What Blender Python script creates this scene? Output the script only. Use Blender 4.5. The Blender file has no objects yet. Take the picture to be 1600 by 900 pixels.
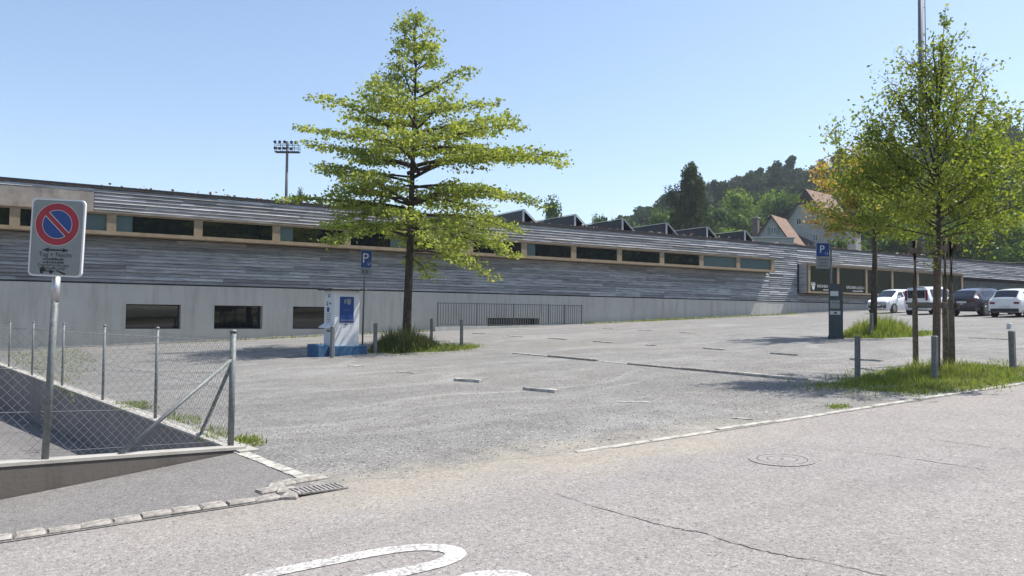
import bpy, math, random
import numpy as np
from mathutils import Vector, Matrix

# ------------------------------------------------------------------ camera
scn = bpy.context.scene
col = scn.collection
F, CX, CY, H = 1200.0, 800.0, 450.0, 1.6            # focal length in photo pixels, eye height
PITCH, ROLL = math.atan(42 / 1200.0), 0.011
YAW = math.atan(1970 / 1200.0)                      # +X (along the hall) lies this far right of the axis
_w = np.array([math.cos(YAW) * math.cos(PITCH), math.sin(YAW) * math.cos(PITCH), math.sin(PITCH)])
_r0 = np.array([math.sin(YAW), -math.cos(YAW), 0.0])
_u0 = np.cross(_r0, _w)
_r = math.cos(ROLL) * _r0 + math.sin(ROLL) * _u0
_u = -math.sin(ROLL) * _r0 + math.cos(ROLL) * _u0
cam_d = bpy.data.cameras.new('camera')
cam = bpy.data.objects.new('camera', cam_d)
col.objects.link(cam)
cam_d.sensor_width = 36.0
cam_d.lens = 27.0
cam_d.clip_start = 0.1
cam_d.clip_end = 6000
cam.matrix_world = Matrix(((_r[0], _u[0], -_w[0], 0), (_r[1], _u[1], -_w[1], 0), (_r[2], _u[2], -_w[2], H), (0, 0, 0, 1)))
scn.camera = cam

# ------------------------------------------------------------------ sky, sun, exposure
SUN_AZ, SUN_EL = math.radians(-14.5), math.radians(60)   # azimuth from +X
sv = Vector((math.cos(SUN_AZ) * math.cos(SUN_EL), math.sin(SUN_AZ) * math.cos(SUN_EL), math.sin(SUN_EL)))
world = bpy.data.worlds.new('World')
scn.world = world
world.use_nodes = True
wn = world.node_tree.nodes
wn.clear()
sky = wn.new('ShaderNodeTexSky')
sky.sky_type = 'NISHITA'
sky.sun_disc = False
sky.sun_elevation = SUN_EL
sky.sun_rotation = math.atan2(sv.x, sv.y)
sky.altitude = 400
sky.air_density = 1.0
sky.dust_density = 1.2
sky.ozone_density = 0.9
bg = wn.new('ShaderNodeBackground')
bg.inputs['Strength'].default_value = 0.11
wo = wn.new('ShaderNodeOutputWorld')
world.node_tree.links.new(sky.outputs[0], bg.inputs[0])
world.node_tree.links.new(bg.outputs[0], wo.inputs[0])
sun_d = bpy.data.lights.new('sun', 'SUN')
sun_d.energy = 4.2
sun_d.angle = math.radians(0.53)
sun_d.color = (1.0, 0.955, 0.89)
sun = bpy.data.objects.new('sun', sun_d)
col.objects.link(sun)
sun.rotation_euler = sv.to_track_quat('Z', 'Y').to_euler()
sun.location = (30, -10, 60)
vs = scn.view_settings
vs.view_transform = 'Standard'
vs.look = 'None'
vs.gamma = 1.0
vs.use_curve_mapping = False
vs.exposure = 0.92

# ------------------------------------------------------------------ helpers
rng = np.random.default_rng(7)
rnd = random.Random(5)
SL = 0.041                                           # the whole site climbs 4 % along +X


def gz(x):
    return SL * max(-60.0, min(x, 90.0))


def ray(x, y):
    return _w + _r * (x - CX) / F - _u * (y - CY) / F


def G(x, y):
    """photo pixel -> point on the sloping ground"""
    d = ray(x, y)
    k = -H / (d[2] - SL * d[0])
    return np.array([0, 0, H]) + k * d


def atY(x, y, Y):
    d = ray(x, y)
    return np.array([0, 0, H]) + d * (Y / d[1])


def atZ(x, y, depth):
    return np.array([0, 0, H]) + ray(x, y) * depth


def tag(o, label=None, cat=None, group=None, kind=None):
    if label: o['label'] = label
    if cat: o['category'] = cat
    if group: o['group'] = group
    if kind: o['kind'] = kind
    return o


def empty(name, loc=(0, 0, 0), rz=0.0, parent=None):
    o = bpy.data.objects.new(name, None)
    col.objects.link(o)
    o.location = loc
    o.rotation_euler = (0, 0, rz)
    o.empty_display_size = 0.2
    if parent: o.parent = parent
    return o


def link(name, me, parent=None, loc=None, rot=None):
    o = bpy.data.objects.new(name, me)
    col.objects.link(o)
    if parent: o.parent = parent
    if loc is not None: o.location = loc
    if rot is not None: o.rotation_euler = rot
    return o


def fast_mesh(name, V, Fq, mat, smooth=False):
    V = np.asarray(V, np.float32).reshape(-1, 3)
    Fq = np.asarray(Fq, np.int32)
    n, k = Fq.shape
    me = bpy.data.meshes.new(name)
    me.vertices.add(len(V))
    me.vertices.foreach_set('co', V.ravel())
    me.loops.add(n * k)
    me.loops.foreach_set('vertex_index', Fq.ravel())
    me.polygons.add(n)
    me.polygons.foreach_set('loop_start', np.arange(0, n * k, k, dtype=np.int32))
    if smooth:
        me.polygons.foreach_set('use_smooth', np.ones(n, bool))
    me.update(calc_edges=True)
    me.materials.append(mat)
    return me


class MB:
    def __init__(s):
        s.v = []; s.f = []; s.m = []; s.sm = []

    def add(s, vs, fs, m=0, smooth=False):
        o = len(s.v)
        s.v += [tuple(map(float, p)) for p in vs]
        for f in fs:
            s.f.append(tuple(i + o for i in f)); s.m.append(m); s.sm.append(smooth)
        return s

    def box(s, x0, x1, y0, y1, z0, z1, m=0, M=None):
        vs = [(x0, y0, z0), (x1, y0, z0), (x1, y1, z0), (x0, y1, z0), (x0, y0, z1), (x1, y0, z1), (x1, y1, z1), (x0, y1, z1)]
        if M is not None: vs = [M @ Vector(p) for p in vs]
        return s.add(vs, [(0, 3, 2, 1), (4, 5, 6, 7), (0, 1, 5, 4), (1, 2, 6, 5), (2, 3, 7, 6), (3, 0, 4, 7)], m)

    def bbox(s, x0, x1, y0, y1, z0, z1, b=0.01, m=0, M=None):
        """box with chamfered vertical and top edges"""
        def ringpts(i, z):
            return [(x0 + i, y0 + b, z), (x0 + b, y0 + i, z), (x1 - b, y0 + i, z), (x1 - i, y0 + b, z), (x1 - i, y1 - b, z), (x1 - b, y1 - i, z), (x0 + b, y1 - i, z), (x0 + i, y1 - b, z)]
        vs = ringpts(0, z0) + ringpts(0, z1 - b) + ringpts(b, z1)
        if M is not None: vs = [M @ Vector(p) for p in vs]
        fs = [tuple(range(7, -1, -1)), tuple(range(16, 24))]
        for r in (0, 8):
            for i in range(8):
                j = (i + 1) % 8
                fs.append((r + i, r + j, r + 8 + j, r + 8 + i))
        return s.add(vs, fs, m)

    def tube(s, pts, rs, n=8, m=0, smooth=True, cap=True):
        pts = [Vector(p) for p in pts]
        if not hasattr(rs, '__len__'): rs = [rs] * len(pts)
        vs = []
        for i, p in enumerate(pts):
            d = (pts[min(i + 1, len(pts) - 1)] - pts[max(i - 1, 0)])
            d = d.normalized() if d.length > 1e-9 else Vector((0, 0, 1))
            a = d.cross(Vector((0, 0, 1)))
            if a.length < 1e-3: a = Vector((1, 0, 0))
            a.normalize(); b = d.cross(a)
            for k in range(n):
                t = 2 * math.pi * k / n
                vs.append(p + (a * math.cos(t) + b * math.sin(t)) * rs[i])
        fs = []
        for i in range(len(pts) - 1):
            for k in range(n):
                k2 = (k + 1) % n
                fs.append((i * n + k, i * n + k2, (i + 1) * n + k2, (i + 1) * n + k))
        s.add(vs, fs, m, smooth)
        if cap:
            o = len(s.v) - len(vs)
            s.f.append(tuple(o + k for k in range(n - 1, -1, -1))); s.m.append(m); s.sm.append(False)
            s.f.append(tuple(o + (len(pts) - 1) * n + k for k in range(n))); s.m.append(m); s.sm.append(False)
        return s

    def prism(s, poly, d0, d1, m=0):
        """poly: 2-D points, extruded: d0/d1 map (a,b)->3-D for either side"""
        n = len(poly)
        vs = [d0(*p) for p in poly] + [d1(*p) for p in poly]
        fs = [tuple(range(n)), tuple(range(2 * n - 1, n - 1, -1))]
        for i in range(n):
            j = (i + 1) % n
            fs.append((i, n + i, n + j, j))
        return s.add(vs, fs, m)

    def mesh(s, name, mats):
        me = bpy.data.meshes.new(name)
        me.from_pydata(s.v, [], s.f)
        if not isinstance(mats, (list, tuple)): mats = [mats]
        for m in mats: me.materials.append(m)
        me.polygons.foreach_set('material_index', s.m)
        me.polygons.foreach_set('use_smooth', s.sm)
        me.update()
        return me

    def build(s, name, mats, parent=None, loc=None, rot=None, fix=False):
        me = s.mesh(name, mats)
        if fix:
            import bmesh
            bm = bmesh.new(); bm.from_mesh(me)
            bmesh.ops.recalc_face_normals(bm, faces=bm.faces)
            bm.to_mesh(me); bm.free()
        return link(name, me, parent, loc, rot)


def text_mesh(body, size, mat, align='CENTER', ext=0.0, sx=1.0):
    cu = bpy.data.curves.new('txt', 'FONT')
    cu.body = body; cu.size = size; cu.align_x = align; cu.extrude = ext
    cu.resolution_u = 3
    o = bpy.data.objects.new('txt', cu)
    col.objects.link(o)
    bpy.context.view_layer.update()
    dg = bpy.context.evaluated_depsgraph_get()
    me = bpy.data.meshes.new_from_object(o.evaluated_get(dg))
    bpy.data.objects.remove(o); bpy.data.curves.remove(cu)
    me.materials.clear(); me.materials.append(mat)
    if sx != 1.0: me.transform(Matrix.Diagonal((sx, 1, 1, 1)))
    return me


def print_strokes(width, h, mat, seed):
    """a line of print too small to read: short strokes, centred"""
    rs = random.Random(seed); m = MB(); x = -width / 2
    while x < width / 2 - h * .5:
        w = h * rs.uniform(.35, .7); a = h * rs.choice((.7, .7, 1.0))
        m.add([(x, 0, 0), (x + w * .8, 0, 0), (x + w * .8, a, 0), (x, a, 0)], [(0, 1, 2, 3)]); x += w + h * .12
    return m.mesh('small_print', mat)


# ------------------------------------------------------------------ materials
def new_mat(name):
    m = bpy.data.materials.new(name)
    m.use_nodes = True
    nt = m.node_tree
    nt.nodes.clear()
    out = nt.nodes.new('ShaderNodeOutputMaterial')
    return m, nt, out


class NT:
    def __init__(s, nt): s.nt = nt

    def n(s, t, **kw):
        nd = s.nt.nodes.new(t)
        for k, v in kw.items():
            if k.startswith('i_'):
                key = k[2:]
                nd.inputs[int(key) if key.isdigit() else key.replace('_', ' ')].default_value = v
            else: setattr(nd, k, v)
        return nd

    def l(s, a, b): s.nt.links.new(a, b)

    def noise(s, vec, scale, detail=4, rough=0.6):
        nd = s.n('ShaderNodeTexNoise'); nd.inputs['Scale'].default_value = scale
        nd.inputs['Detail'].default_value = detail; nd.inputs['Roughness'].default_value = rough
        if vec is not None: s.l(vec, nd.inputs['Vector'])
        return nd.outputs['Fac']

    def ramp(s, fac, stops):
        nd = s.n('ShaderNodeValToRGB')
        e = nd.color_ramp.elements
        while len(e) < len(stops): e.new(0.5)
        for i, (p, c) in enumerate(stops):
            e[i].position = p
            e[i].color = (c[0], c[1], c[2], 1) if hasattr(c, '__len__') else (c, c, c, 1)
        s.l(fac, nd.inputs[0])
        return nd.outputs[0]

    def mix(s, fac, a, b, mode='MIX'):
        nd = s.n('ShaderNodeMix', data_type='RGBA', blend_type=mode)
        for k, v in ((0, fac), (6, a), (7, b)):
            sock = nd.inputs[k]
            if hasattr(v, 'is_output'): s.l(v, sock)
            elif hasattr(v, '__len__'): sock.default_value = (v[0], v[1], v[2], 1)
            else: sock.default_value = v if k == 0 else (v, v, v, 1)
        return nd.outputs[2]

    def math(s, op, a, b=0.0, clamp=False):
        nd = s.n('ShaderNodeMath', operation=op, use_clamp=clamp)
        for sock, v in ((nd.inputs[0], a), (nd.inputs[1], b)):
            if hasattr(v, 'is_output'): s.l(v, sock)
            else: sock.default_value = v
        return nd.outputs[0]

    def pos(s): return s.n('ShaderNodeNewGeometry').outputs['Position']

    def mapping(s, vec, scale=(1, 1, 1), rot=(0, 0, 0)):
        nd = s.n('ShaderNodeMapping'); s.l(vec, nd.inputs[0])
        nd.inputs['Scale'].default_value = scale; nd.inputs['Rotation'].default_value = rot
        return nd.outputs[0]

    def principled(s, out, color, rough=0.8, bump=None, bstr=0.3, bdist=0.01, metal=0.0, spec=0.5):
        p = s.n('ShaderNodeBsdfPrincipled')
        for key, v in (('Base Color', color), ('Roughness', rough), ('Metallic', metal), ('Specular IOR Level', spec)):
            if hasattr(v, 'is_output'): s.l(v, p.inputs[key])
            elif hasattr(v, '__len__'): p.inputs[key].default_value = (v[0], v[1], v[2], 1)
            else: p.inputs[key].default_value = v
        if bump is not None:
            b = s.n('ShaderNodeBump'); b.inputs['Strength'].default_value = bstr; b.inputs['Distance'].default_value = bdist
            s.l(bump, b.inputs['Height']); s.l(b.outputs[0], p.inputs['Normal'])
        s.l(p.outputs[0], out.inputs[0])
        return p


def simple(name, c, rough=0.6, metal=0.0, var=0.12, scale=6.0, bump=0.0, spec=0.5):
    m, nt, out = new_mat(name); t = NT(nt)
    ob = t.n('ShaderNodeTexCoord').outputs['Object']
    nz = t.noise(ob, scale, 6, 0.65)
    lo = [max(0, v * (1 - 2 * var)) for v in c]; hi = [min(1, v * (1 + 2 * var)) for v in c]
    cc = t.ramp(nz, [(0.25, lo), (0.75, hi)])
    rr = t.ramp(t.noise(ob, scale * 3, 3), [(0.2, max(0.02, rough - 0.1)), (0.8, min(1, rough + 0.1))])
    t.principled(out, cc, rr, nz if bump else None, bump, 0.01, metal, spec)
    return m


def ground_mat(name, base, speck, dust, pale, fine=90.0, sp_amt=0.5, bump=0.6, tracks=False, apron=None):
    m, nt, out = new_mat(name); t = NT(nt)
    p = t.pos()
    big = t.noise(p, 0.22, 5, 0.6)
    mid = t.noise(p, 1.3, 6, 0.7)
    c = t.mix(t.ramp(big, [(0.35, 0.0), (0.7, 1.0)]), base, dust)
    c = t.mix(t.ramp(mid, [(0.4, 0.0), (0.75, 0.55)]), c, pale)
    if tracks:
        wn_ = t.n('ShaderNodeTexNoise'); wn_.inputs['Scale'].default_value = 0.11; t.l(p, wn_.inputs['Vector'])
        va = t.n('ShaderNodeVectorMath', operation='SCALE'); t.l(wn_.outputs['Color'], va.inputs[0]); va.inputs['Scale'].default_value = 16.0
        vb = t.n('ShaderNodeVectorMath', operation='ADD'); t.l(p, vb.inputs[0]); t.l(va.outputs[0], vb.inputs[1])
        pw_ = vb.outputs[0]
        tr = t.noise(t.mapping(pw_, (0.16, 0.8, 0.1), (0, 0, 0.75)), 1.3, 6, 0.7)
        c = t.mix(t.ramp(tr, [(0.48, 0.0), (0.68, 0.7)]), c, pale)
        tr2 = t.noise(t.mapping(pw_, (0.8, 0.14, 0.1), (0, 0, 0.2)), 1.1, 5, 0.65)
        c = t.mix(t.ramp(tr2, [(0.55, 0.0), (0.72, 0.45)]), c, [v * 0.72 for v in base])
    vor = t.n('ShaderNodeTexVoronoi'); vor.inputs['Scale'].default_value = fine
    t.l(p, vor.inputs['Vector'])
    cell = t.n('ShaderNodeSeparateColor'); t.l(vor.outputs['Color'], cell.inputs[0])
    c = t.mix(t.math('MULTIPLY', t.ramp(cell.outputs[0], [(0.0, 1.0), (0.3, 0.0)]), sp_amt), c, speck)
    c = t.mix(t.math('MULTIPLY', t.ramp(cell.outputs[1], [(0.80, 0.0), (1.0, 1.0)]), sp_amt), c, [min(1, v * 1.7) for v in pale])
    if apron is not None:
        # sandy dust dragged out of the driveway: its own shape, Y about 6.7, X 2 to 7
        sx = t.n('ShaderNodeSeparateXYZ'); t.l(p, sx.inputs[0])
        wob = t.math('MULTIPLY', t.math('SUBTRACT', t.noise(p, 0.9, 5, 0.7), 0.5), 2.6)
        dy = t.math('ABSOLUTE', t.math('ADD', t.math('SUBTRACT', sx.outputs[1], 6.35), wob))
        dx = t.math('ABSOLUTE', t.math('SUBTRACT', sx.outputs[0], 4.2))
        k = t.math('MULTIPLY', t.ramp(dy, [(0.15, 1.0), (0.95, 0.0)]), t.ramp(t.math('DIVIDE', dx, 4.0), [(0.45, 1.0), (1.0, 0.12)]))
        c = t.mix(t.math('MULTIPLY', k, 0.75), c, apron)
    # coarse dark and pale grains, trodden patches and broad wheel bands
    vo2 = t.n('ShaderNodeTexVoronoi'); vo2.inputs['Scale'].default_value = fine * .38
    t.l(p, vo2.inputs['Vector'])
    ce2 = t.n('ShaderNodeSeparateColor'); t.l(vo2.outputs['Color'], ce2.inputs[0])
    pit = t.math('MULTIPLY', t.ramp(ce2.outputs[0], [(0.0, 1.0), (0.10, 1.0), (0.13, 0.0)]), t.ramp(vo2.outputs['Distance'], [(0.25, 1.0), (0.5, 0.0)]))
    c = t.mix(t.math('MULTIPLY', pit, 0.8), c, speck)
    grain = t.math('MULTIPLY', t.ramp(ce2.outputs[1], [(0.86, 0.0), (0.9, 1.0)]), t.ramp(vo2.outputs['Distance'], [(0.2, 1.0), (0.45, 0.0)]))
    c = t.mix(t.math('MULTIPLY', grain, 0.55), c, [min(1, v * 1.6) for v in pale])
    c = t.mix(t.ramp(t.noise(p, 3.6, 6, 0.75), [(0.5, 0.0), (0.78, 0.45)]), c, [v * .62 for v in base])
    bandn = t.noise(t.mapping(p, (0.05, 0.75, 0.1)), 1.0, 4, 0.6)
    c = t.mix(t.ramp(bandn, [(0.48, 0.0), (0.7, 0.35)]), c, [v * .7 for v in base])
    f2 = t.noise(p, 28.0, 4, 0.8)
    c = t.mix(0.55, c, t.ramp(f2, [(0.32, 0.30), (0.66, 1.12)]), 'MULTIPLY')
    h = t.math('ADD', t.math('MULTIPLY', vor.outputs['Distance'], 0.6), f2)
    t.principled(out, c, 0.93, h, bump, 0.012, spec=0.25)
    return m


M = {}
M['road'] = ground_mat('asphalt_road', (0.275, 0.254, 0.243), (0.09, 0.085, 0.085), (0.29, 0.266, 0.248), (0.35, 0.33, 0.312), 110, 0.42, 0.45, False, (0.36, 0.325, 0.265))
M['walk'] = ground_mat('asphalt_walk', (0.20, 0.19, 0.183), (0.075, 0.072, 0.072), (0.18, 0.172, 0.166), (0.25, 0.235, 0.22), 120, 0.45, 0.45)
M['gravel'] = ground_mat('gravel', (0.18, 0.175, 0.168), (0.05, 0.05, 0.05), (0.205, 0.19, 0.167), (0.34, 0.335, 0.32), 60, 0.40, 0.6, True, (0.36, 0.325, 0.265))
M['apron'] = ground_mat('sandy_dust', (0.33, 0.30, 0.25), (0.13, 0.12, 0.10), (0.29, 0.265, 0.22), (0.38, 0.35, 0.30), 80, 0.4, 0.5)
M['soil'] = ground_mat('soil', (0.13, 0.11, 0.075), (0.06, 0.05, 0.04), (0.10, 0.10, 0.05), (0.2, 0.17, 0.12), 50, 0.5, 0.8)
M['stone'] = simple('pale_stone', (0.36, 0.345, 0.31), 0.9, 0, 0.3, 9, 0.6, 0.15)
M['cobble'] = simple('cobble_stone', (0.27, 0.25, 0.225), 0.9, 0, 0.32, 16, 0.6, 0.15)
M['galv'] = simple('galvanised_steel', (0.16, 0.175, 0.175), 0.6, 0.2, 0.2, 25)
M['rail'] = simple('rail_steel', (0.085, 0.10, 0.11), 0.6, 0.2, 0.15, 15)
M['wire'] = simple('fence_wire', (0.20, 0.21, 0.215), 0.55, 0.3, 0.1, 5)
M['dark_metal'] = simple('dark_metal', (0.035, 0.04, 0.05), 0.5, 0.4, 0.2, 8)
M['timber'] = simple('stake_timber', (0.15, 0.125, 0.10), 0.85, 0, 0.3, 12, 0.5, 0.2)
M['jute'] = simple('jute_wrap', (0.13, 0.095, 0.07), 0.95, 0, 0.3, 40, 0.9, 0.1)
M['bark'] = simple('bark', (0.075, 0.062, 0.05), 0.95, 0, 0.35, 14, 0.9, 0.1)
M['grey_post'] = simple('grey_post', (0.16, 0.165, 0.165), 0.75, 0.1, 0.2, 14, 0.3)
M['white_paint'] = simple('white_enamel', (0.62, 0.63, 0.63), 0.45, 0, 0.04, 5)
M['panel_grey'] = simple('sign_back_grey', (0.5, 0.52, 0.52), 0.5, 0.1, 0.05, 5)
M['blue'] = simple('sign_blue', (0.008, 0.045, 0.20), 0.4, 0, 0.06, 4)
M['red'] = simple('sign_red', (0.30, 0.012, 0.025), 0.4, 0, 0.06, 4)
M['black'] = simple('black_print', (0.012, 0.012, 0.014), 0.5, 0, 0.05, 4)
M['print_grey'] = simple('grey_print', (0.10, 0.10, 0.11), 0.5, 0, 0.05, 4)
M['sign_face'] = simple('sign_face', (0.215, 0.235, 0.225), 0.5, 0, 0.06, 9)
M['plinth_blue'] = simple('blue_plinth', (0.03, 0.10, 0.20), 0.75, 0, 0.2, 7, 0.2)
M['meter'] = simple('meter_green_grey', (0.045, 0.062, 0.066), 0.5, 0.2, 0.15, 9)
M['frame_wood'] = simple('window_frame_wood', (0.27, 0.205, 0.13), 0.75, 0, 0.15, 3, 0.2)
M['frosted'] = simple('frosted_panel', (0.13, 0.18, 0.17), 0.35, 0, 0.12, 2)
M['smooth_panel'] = simple('weathered_panel', (0.29, 0.265, 0.235), 0.85, 0, 0.22, 1.6, 0.2)
M['roofing'] = simple('roof_gravel', (0.16, 0.14, 0.12), 0.95, 0, 0.3, 9, 0.6)
M['entr'] = simple('entrance_panel', (0.15, 0.19, 0.24), 0.6, 0, 0.12, 1.2)
M['solar'] = simple('solar_back', (0.02, 0.024, 0.03), 0.5, 0.1, 0.2, 2)
M['alu'] = simple('aluminium', (0.45, 0.46, 0.47), 0.42, 0.6, 0.1, 6)
M['plaster'] = simple('house_plaster', (0.36, 0.36, 0.335), 0.9, 0, 0.08, 1.5, 0.1)
M['shutter'] = simple('shutter_green', (0.20, 0.25, 0.24), 0.7, 0, 0.1, 3)
M['brown_wood'] = simple('brown_boarding', (0.055, 0.035, 0.028), 0.85, 0, 0.25, 3, 0.3)
M['chimney'] = simple('chimney_brick', (0.14, 0.10, 0.09), 0.9, 0, 0.2, 5, 0.3)
M['manhole'] = simple('cast_iron', (0.24, 0.222, 0.21), 0.8, 0.1, 0.25, 30, 0.8)
M['crack'] = simple('crack_dark', (0.05, 0.046, 0.043), 0.95, 0, 0.3, 30)
M['rubber'] = simple('rubber', (0.018, 0.018, 0.019), 0.8, 0, 0.2, 10)
M['rim'] = simple('wheel_rim', (0.40, 0.41, 0.42), 0.35, 0.8, 0.1, 8)
M['car_dark'] = simple('black_plastic', (0.02, 0.02, 0.022), 0.55, 0, 0.15, 8)
M['plate'] = simple('number_plate', (0.6, 0.6, 0.58), 0.5, 0, 0.1, 20)
M['lamp_red'] = simple('tail_lamp', (0.16, 0.008, 0.012), 0.2, 0, 0.1, 8)
M['lamp_clear'] = simple('head_lamp', (0.55, 0.57, 0.58), 0.08, 0.3, 0.1, 12)
M['floor'] = simple('forest_floor', (0.045, 0.06, 0.025), 0.95, 0, 0.3, 1.0, 0.0, 0.1)


def car_paint(name, c, metal=0.0):
    m, nt, out = new_mat(name); t = NT(nt)
    p = t.principled(out, c, 0.28, None, metal=metal)
    p.inputs['Coat Weight'].default_value = 0.8
    p.inputs['Coat Roughness'].default_value = 0.06
    return m


M['car_white'] = car_paint('car_paint_white', (0.74, 0.75, 0.76))
M['car_silver'] = car_paint('car_paint_pale_silver', (0.62, 0.63, 0.65))
M['car_navy'] = car_paint('car_paint_dark', (0.030, 0.028, 0.045), 0.3)


def glass(name, c=(0.008, 0.010, 0.012), r=0.03, spec=0.5):
    m, nt, out = new_mat(name); t = NT(nt)
    ob = t.pos()
    nz = t.noise(ob, 0.9, 4)
    t.principled(out, c, r, nz, 0.02, 0.05, spec=spec)
    return m


M['glass'] = glass('dark_window_glass', (0.008, 0.010, 0.012), 0.03, 0.85)
M['car_glass'] = glass('car_glass', (0.012, 0.016, 0.024), 0.04, 0.7)
M['glass_pale'] = glass('pale_window_glass', (0.10, 0.14, 0.14), 0.06)


def cladding():
    m, nt, out = new_mat('weathered_boards'); t = NT(nt)
    p = t.pos()
    g = t.n('ShaderNodeNewGeometry'); oi = t.n('ShaderNodeObjectInfo')
    r = t.math('FRACT', t.math('ADD', g.outputs['Random Per Island'], oi.outputs['Random']))
    streak = t.noise(t.mapping(p, (0.9, 1, 24)), 1.0, 8, 0.78)
    fine = t.noise(t.mapping(p, (2.0, 4, 60)), 1.0, 6, 0.7)
    patch = t.noise(t.mapping(p, (0.12, 1, 0.7)), 1.0, 4, 0.6)
    c = t.ramp(streak, [(0.36, (0.115, 0.125, 0.142)), (0.5, (0.42, 0.435, 0.45)), (0.66, (0.68, 0.685, 0.68))])
    c = t.mix(0.62, c, t.ramp(r, [(0.0, 0.30), (0.5, 0.80), (1.0, 1.25)]), 'MULTIPLY')
    c = t.mix(t.ramp(patch, [(0.45, 0.0), (0.75, 0.45)]), c, (0.21, 0.18, 0.17))
    c = t.mix(0.5, c, t.ramp(fine, [(0.25, 0.35), (0.7, 1.1)]), 'MULTIPLY')
    t.principled(out, c, 0.85, t.math('ADD', fine, streak), 0.6, 0.012, spec=0.25)
    return m


M['boards'] = cladding()


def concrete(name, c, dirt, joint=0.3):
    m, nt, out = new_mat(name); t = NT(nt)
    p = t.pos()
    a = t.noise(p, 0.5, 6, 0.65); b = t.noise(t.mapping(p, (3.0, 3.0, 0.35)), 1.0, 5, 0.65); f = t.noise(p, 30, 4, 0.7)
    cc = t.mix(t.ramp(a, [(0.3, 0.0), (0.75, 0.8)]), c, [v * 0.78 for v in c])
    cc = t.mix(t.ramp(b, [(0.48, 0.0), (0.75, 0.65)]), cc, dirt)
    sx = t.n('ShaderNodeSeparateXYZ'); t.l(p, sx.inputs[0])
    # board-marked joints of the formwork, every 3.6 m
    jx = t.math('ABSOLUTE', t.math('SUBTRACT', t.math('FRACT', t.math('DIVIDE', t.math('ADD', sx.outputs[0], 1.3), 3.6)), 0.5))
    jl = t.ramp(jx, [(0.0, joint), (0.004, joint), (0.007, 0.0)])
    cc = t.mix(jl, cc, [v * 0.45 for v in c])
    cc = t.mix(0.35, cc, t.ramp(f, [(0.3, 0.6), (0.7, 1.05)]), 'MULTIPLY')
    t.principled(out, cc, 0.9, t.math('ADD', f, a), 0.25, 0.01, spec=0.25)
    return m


M['concrete'] = concrete('fair_faced_concrete', (0.52, 0.515, 0.48), (0.30, 0.28, 0.225))
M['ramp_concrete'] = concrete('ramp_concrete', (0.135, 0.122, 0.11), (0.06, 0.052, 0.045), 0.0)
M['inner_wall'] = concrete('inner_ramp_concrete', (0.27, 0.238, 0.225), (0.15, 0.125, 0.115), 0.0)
M['capstone'] = concrete('wall_cap_concrete', (0.40, 0.385, 0.35), (0.25, 0.23, 0.19), 0.0)


def roof_tiles():
    m, nt, out = new_mat('clay_tiles'); t = NT(nt)
    ob = t.n('ShaderNodeTexCoord').outputs['Object']
    w = t.n('ShaderNodeTexWave', wave_type='BANDS', bands_direction='Z'); w.inputs['Scale'].default_value = 3.0
    w.inputs['Distortion'].default_value = 0.6
    t.l(ob, w.inputs['Vector'])
    nz = t.noise(ob, 2.0, 6, 0.7)
    c = t.ramp(nz, [(0.3, (0.16, 0.10, 0.075)), (0.7, (0.33, 0.235, 0.18))])
    c = t.mix(0.5, c, t.ramp(w.outputs['Fac'], [(0.2, 0.55), (0.7, 1.0)]), 'MULTIPLY')
    t.principled(out, c, 0.9, w.outputs['Fac'], 0.5, 0.03, spec=0.2)
    return m


M['tiles'] = roof_tiles()


def leaf_mat(name, dark, light, tip=None, trans=0.5, spec=0.3, rough=0.5):
    m, nt, out = new_mat(name); t = NT(nt)
    g = t.n('ShaderNodeNewGeometry'); oi = t.n('ShaderNodeObjectInfo')
    r = g.outputs['Random Per Island']
    stops = [(0.0, dark), (0.75, light)] + ([(1.0, tip)] if tip else [])
    c = t.ramp(r, stops)
    c = t.mix(0.5, c, t.ramp(oi.outputs['Random'], [(0.0, 0.7), (1.0, 1.15)]), 'MULTIPLY')
    ob_ = t.n('ShaderNodeTexCoord').outputs['Object']
    c = t.mix(t.ramp(t.noise(ob_, 1.1, 3, 0.6), [(0.38, 0.0), (0.66, 0.5)]), c, light if not tip else tip)
    d = t.n('ShaderNodeBsdfPrincipled'); d.inputs['Roughness'].default_value = rough
    d.inputs['Specular IOR Level'].default_value = spec
    tr = t.n('ShaderNodeBsdfTranslucent')
    t.l(c, d.inputs['Base Color'])
    t.l(t.mix(1.0, c, (1.0, 1.0, 0.45), 'MULTIPLY'), tr.inputs['Color'])
    mx = t.n('ShaderNodeMixShader'); mx.inputs[0].default_value = trans
    t.l(d.outputs[0], mx.inputs[1]); t.l(tr.outputs[0], mx.inputs[2]); t.l(mx.outputs[0], out.inputs[0])
    return m


M['leaf_oak'] = leaf_mat('oak_leaves', (0.13, 0.20, 0.04), (0.32, 0.41, 0.085), (0.55, 0.56, 0.19), 0.55)
M['leaf_young'] = leaf_mat('young_tree_leaves', (0.08, 0.13, 0.024), (0.23, 0.31, 0.055), (0.33, 0.35, 0.08), 0.55)
M['leaf_gold'] = leaf_mat('golden_leaves', (0.36, 0.27, 0.06), (0.55, 0.42, 0.13), (0.60, 0.33, 0.13), 0.45)
M['leaf_wood'] = leaf_mat('woodland_leaves', (0.035, 0.075, 0.024), (0.10, 0.165, 0.04), (0.15, 0.21, 0.055), 0.3, 0.08, 0.8)
M['leaf_far'] = leaf_mat('far_woodland_leaves', (0.022, 0.045, 0.024), (0.055, 0.085, 0.035), (0.07, 0.10, 0.04), 0.25, 0.03, 0.9)
M['leaf_bright'] = leaf_mat('bright_leaves', (0.08, 0.15, 0.025), (0.18, 0.27, 0.045), (0.25, 0.33, 0.06), 0.4, 0.08, 0.8)
M['leaf_birch'] = leaf_mat('birch_leaves', (0.028, 0.05, 0.022), (0.08, 0.115, 0.045), (0.12, 0.15, 0.06), 0.3, 0.08, 0.8)
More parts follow.
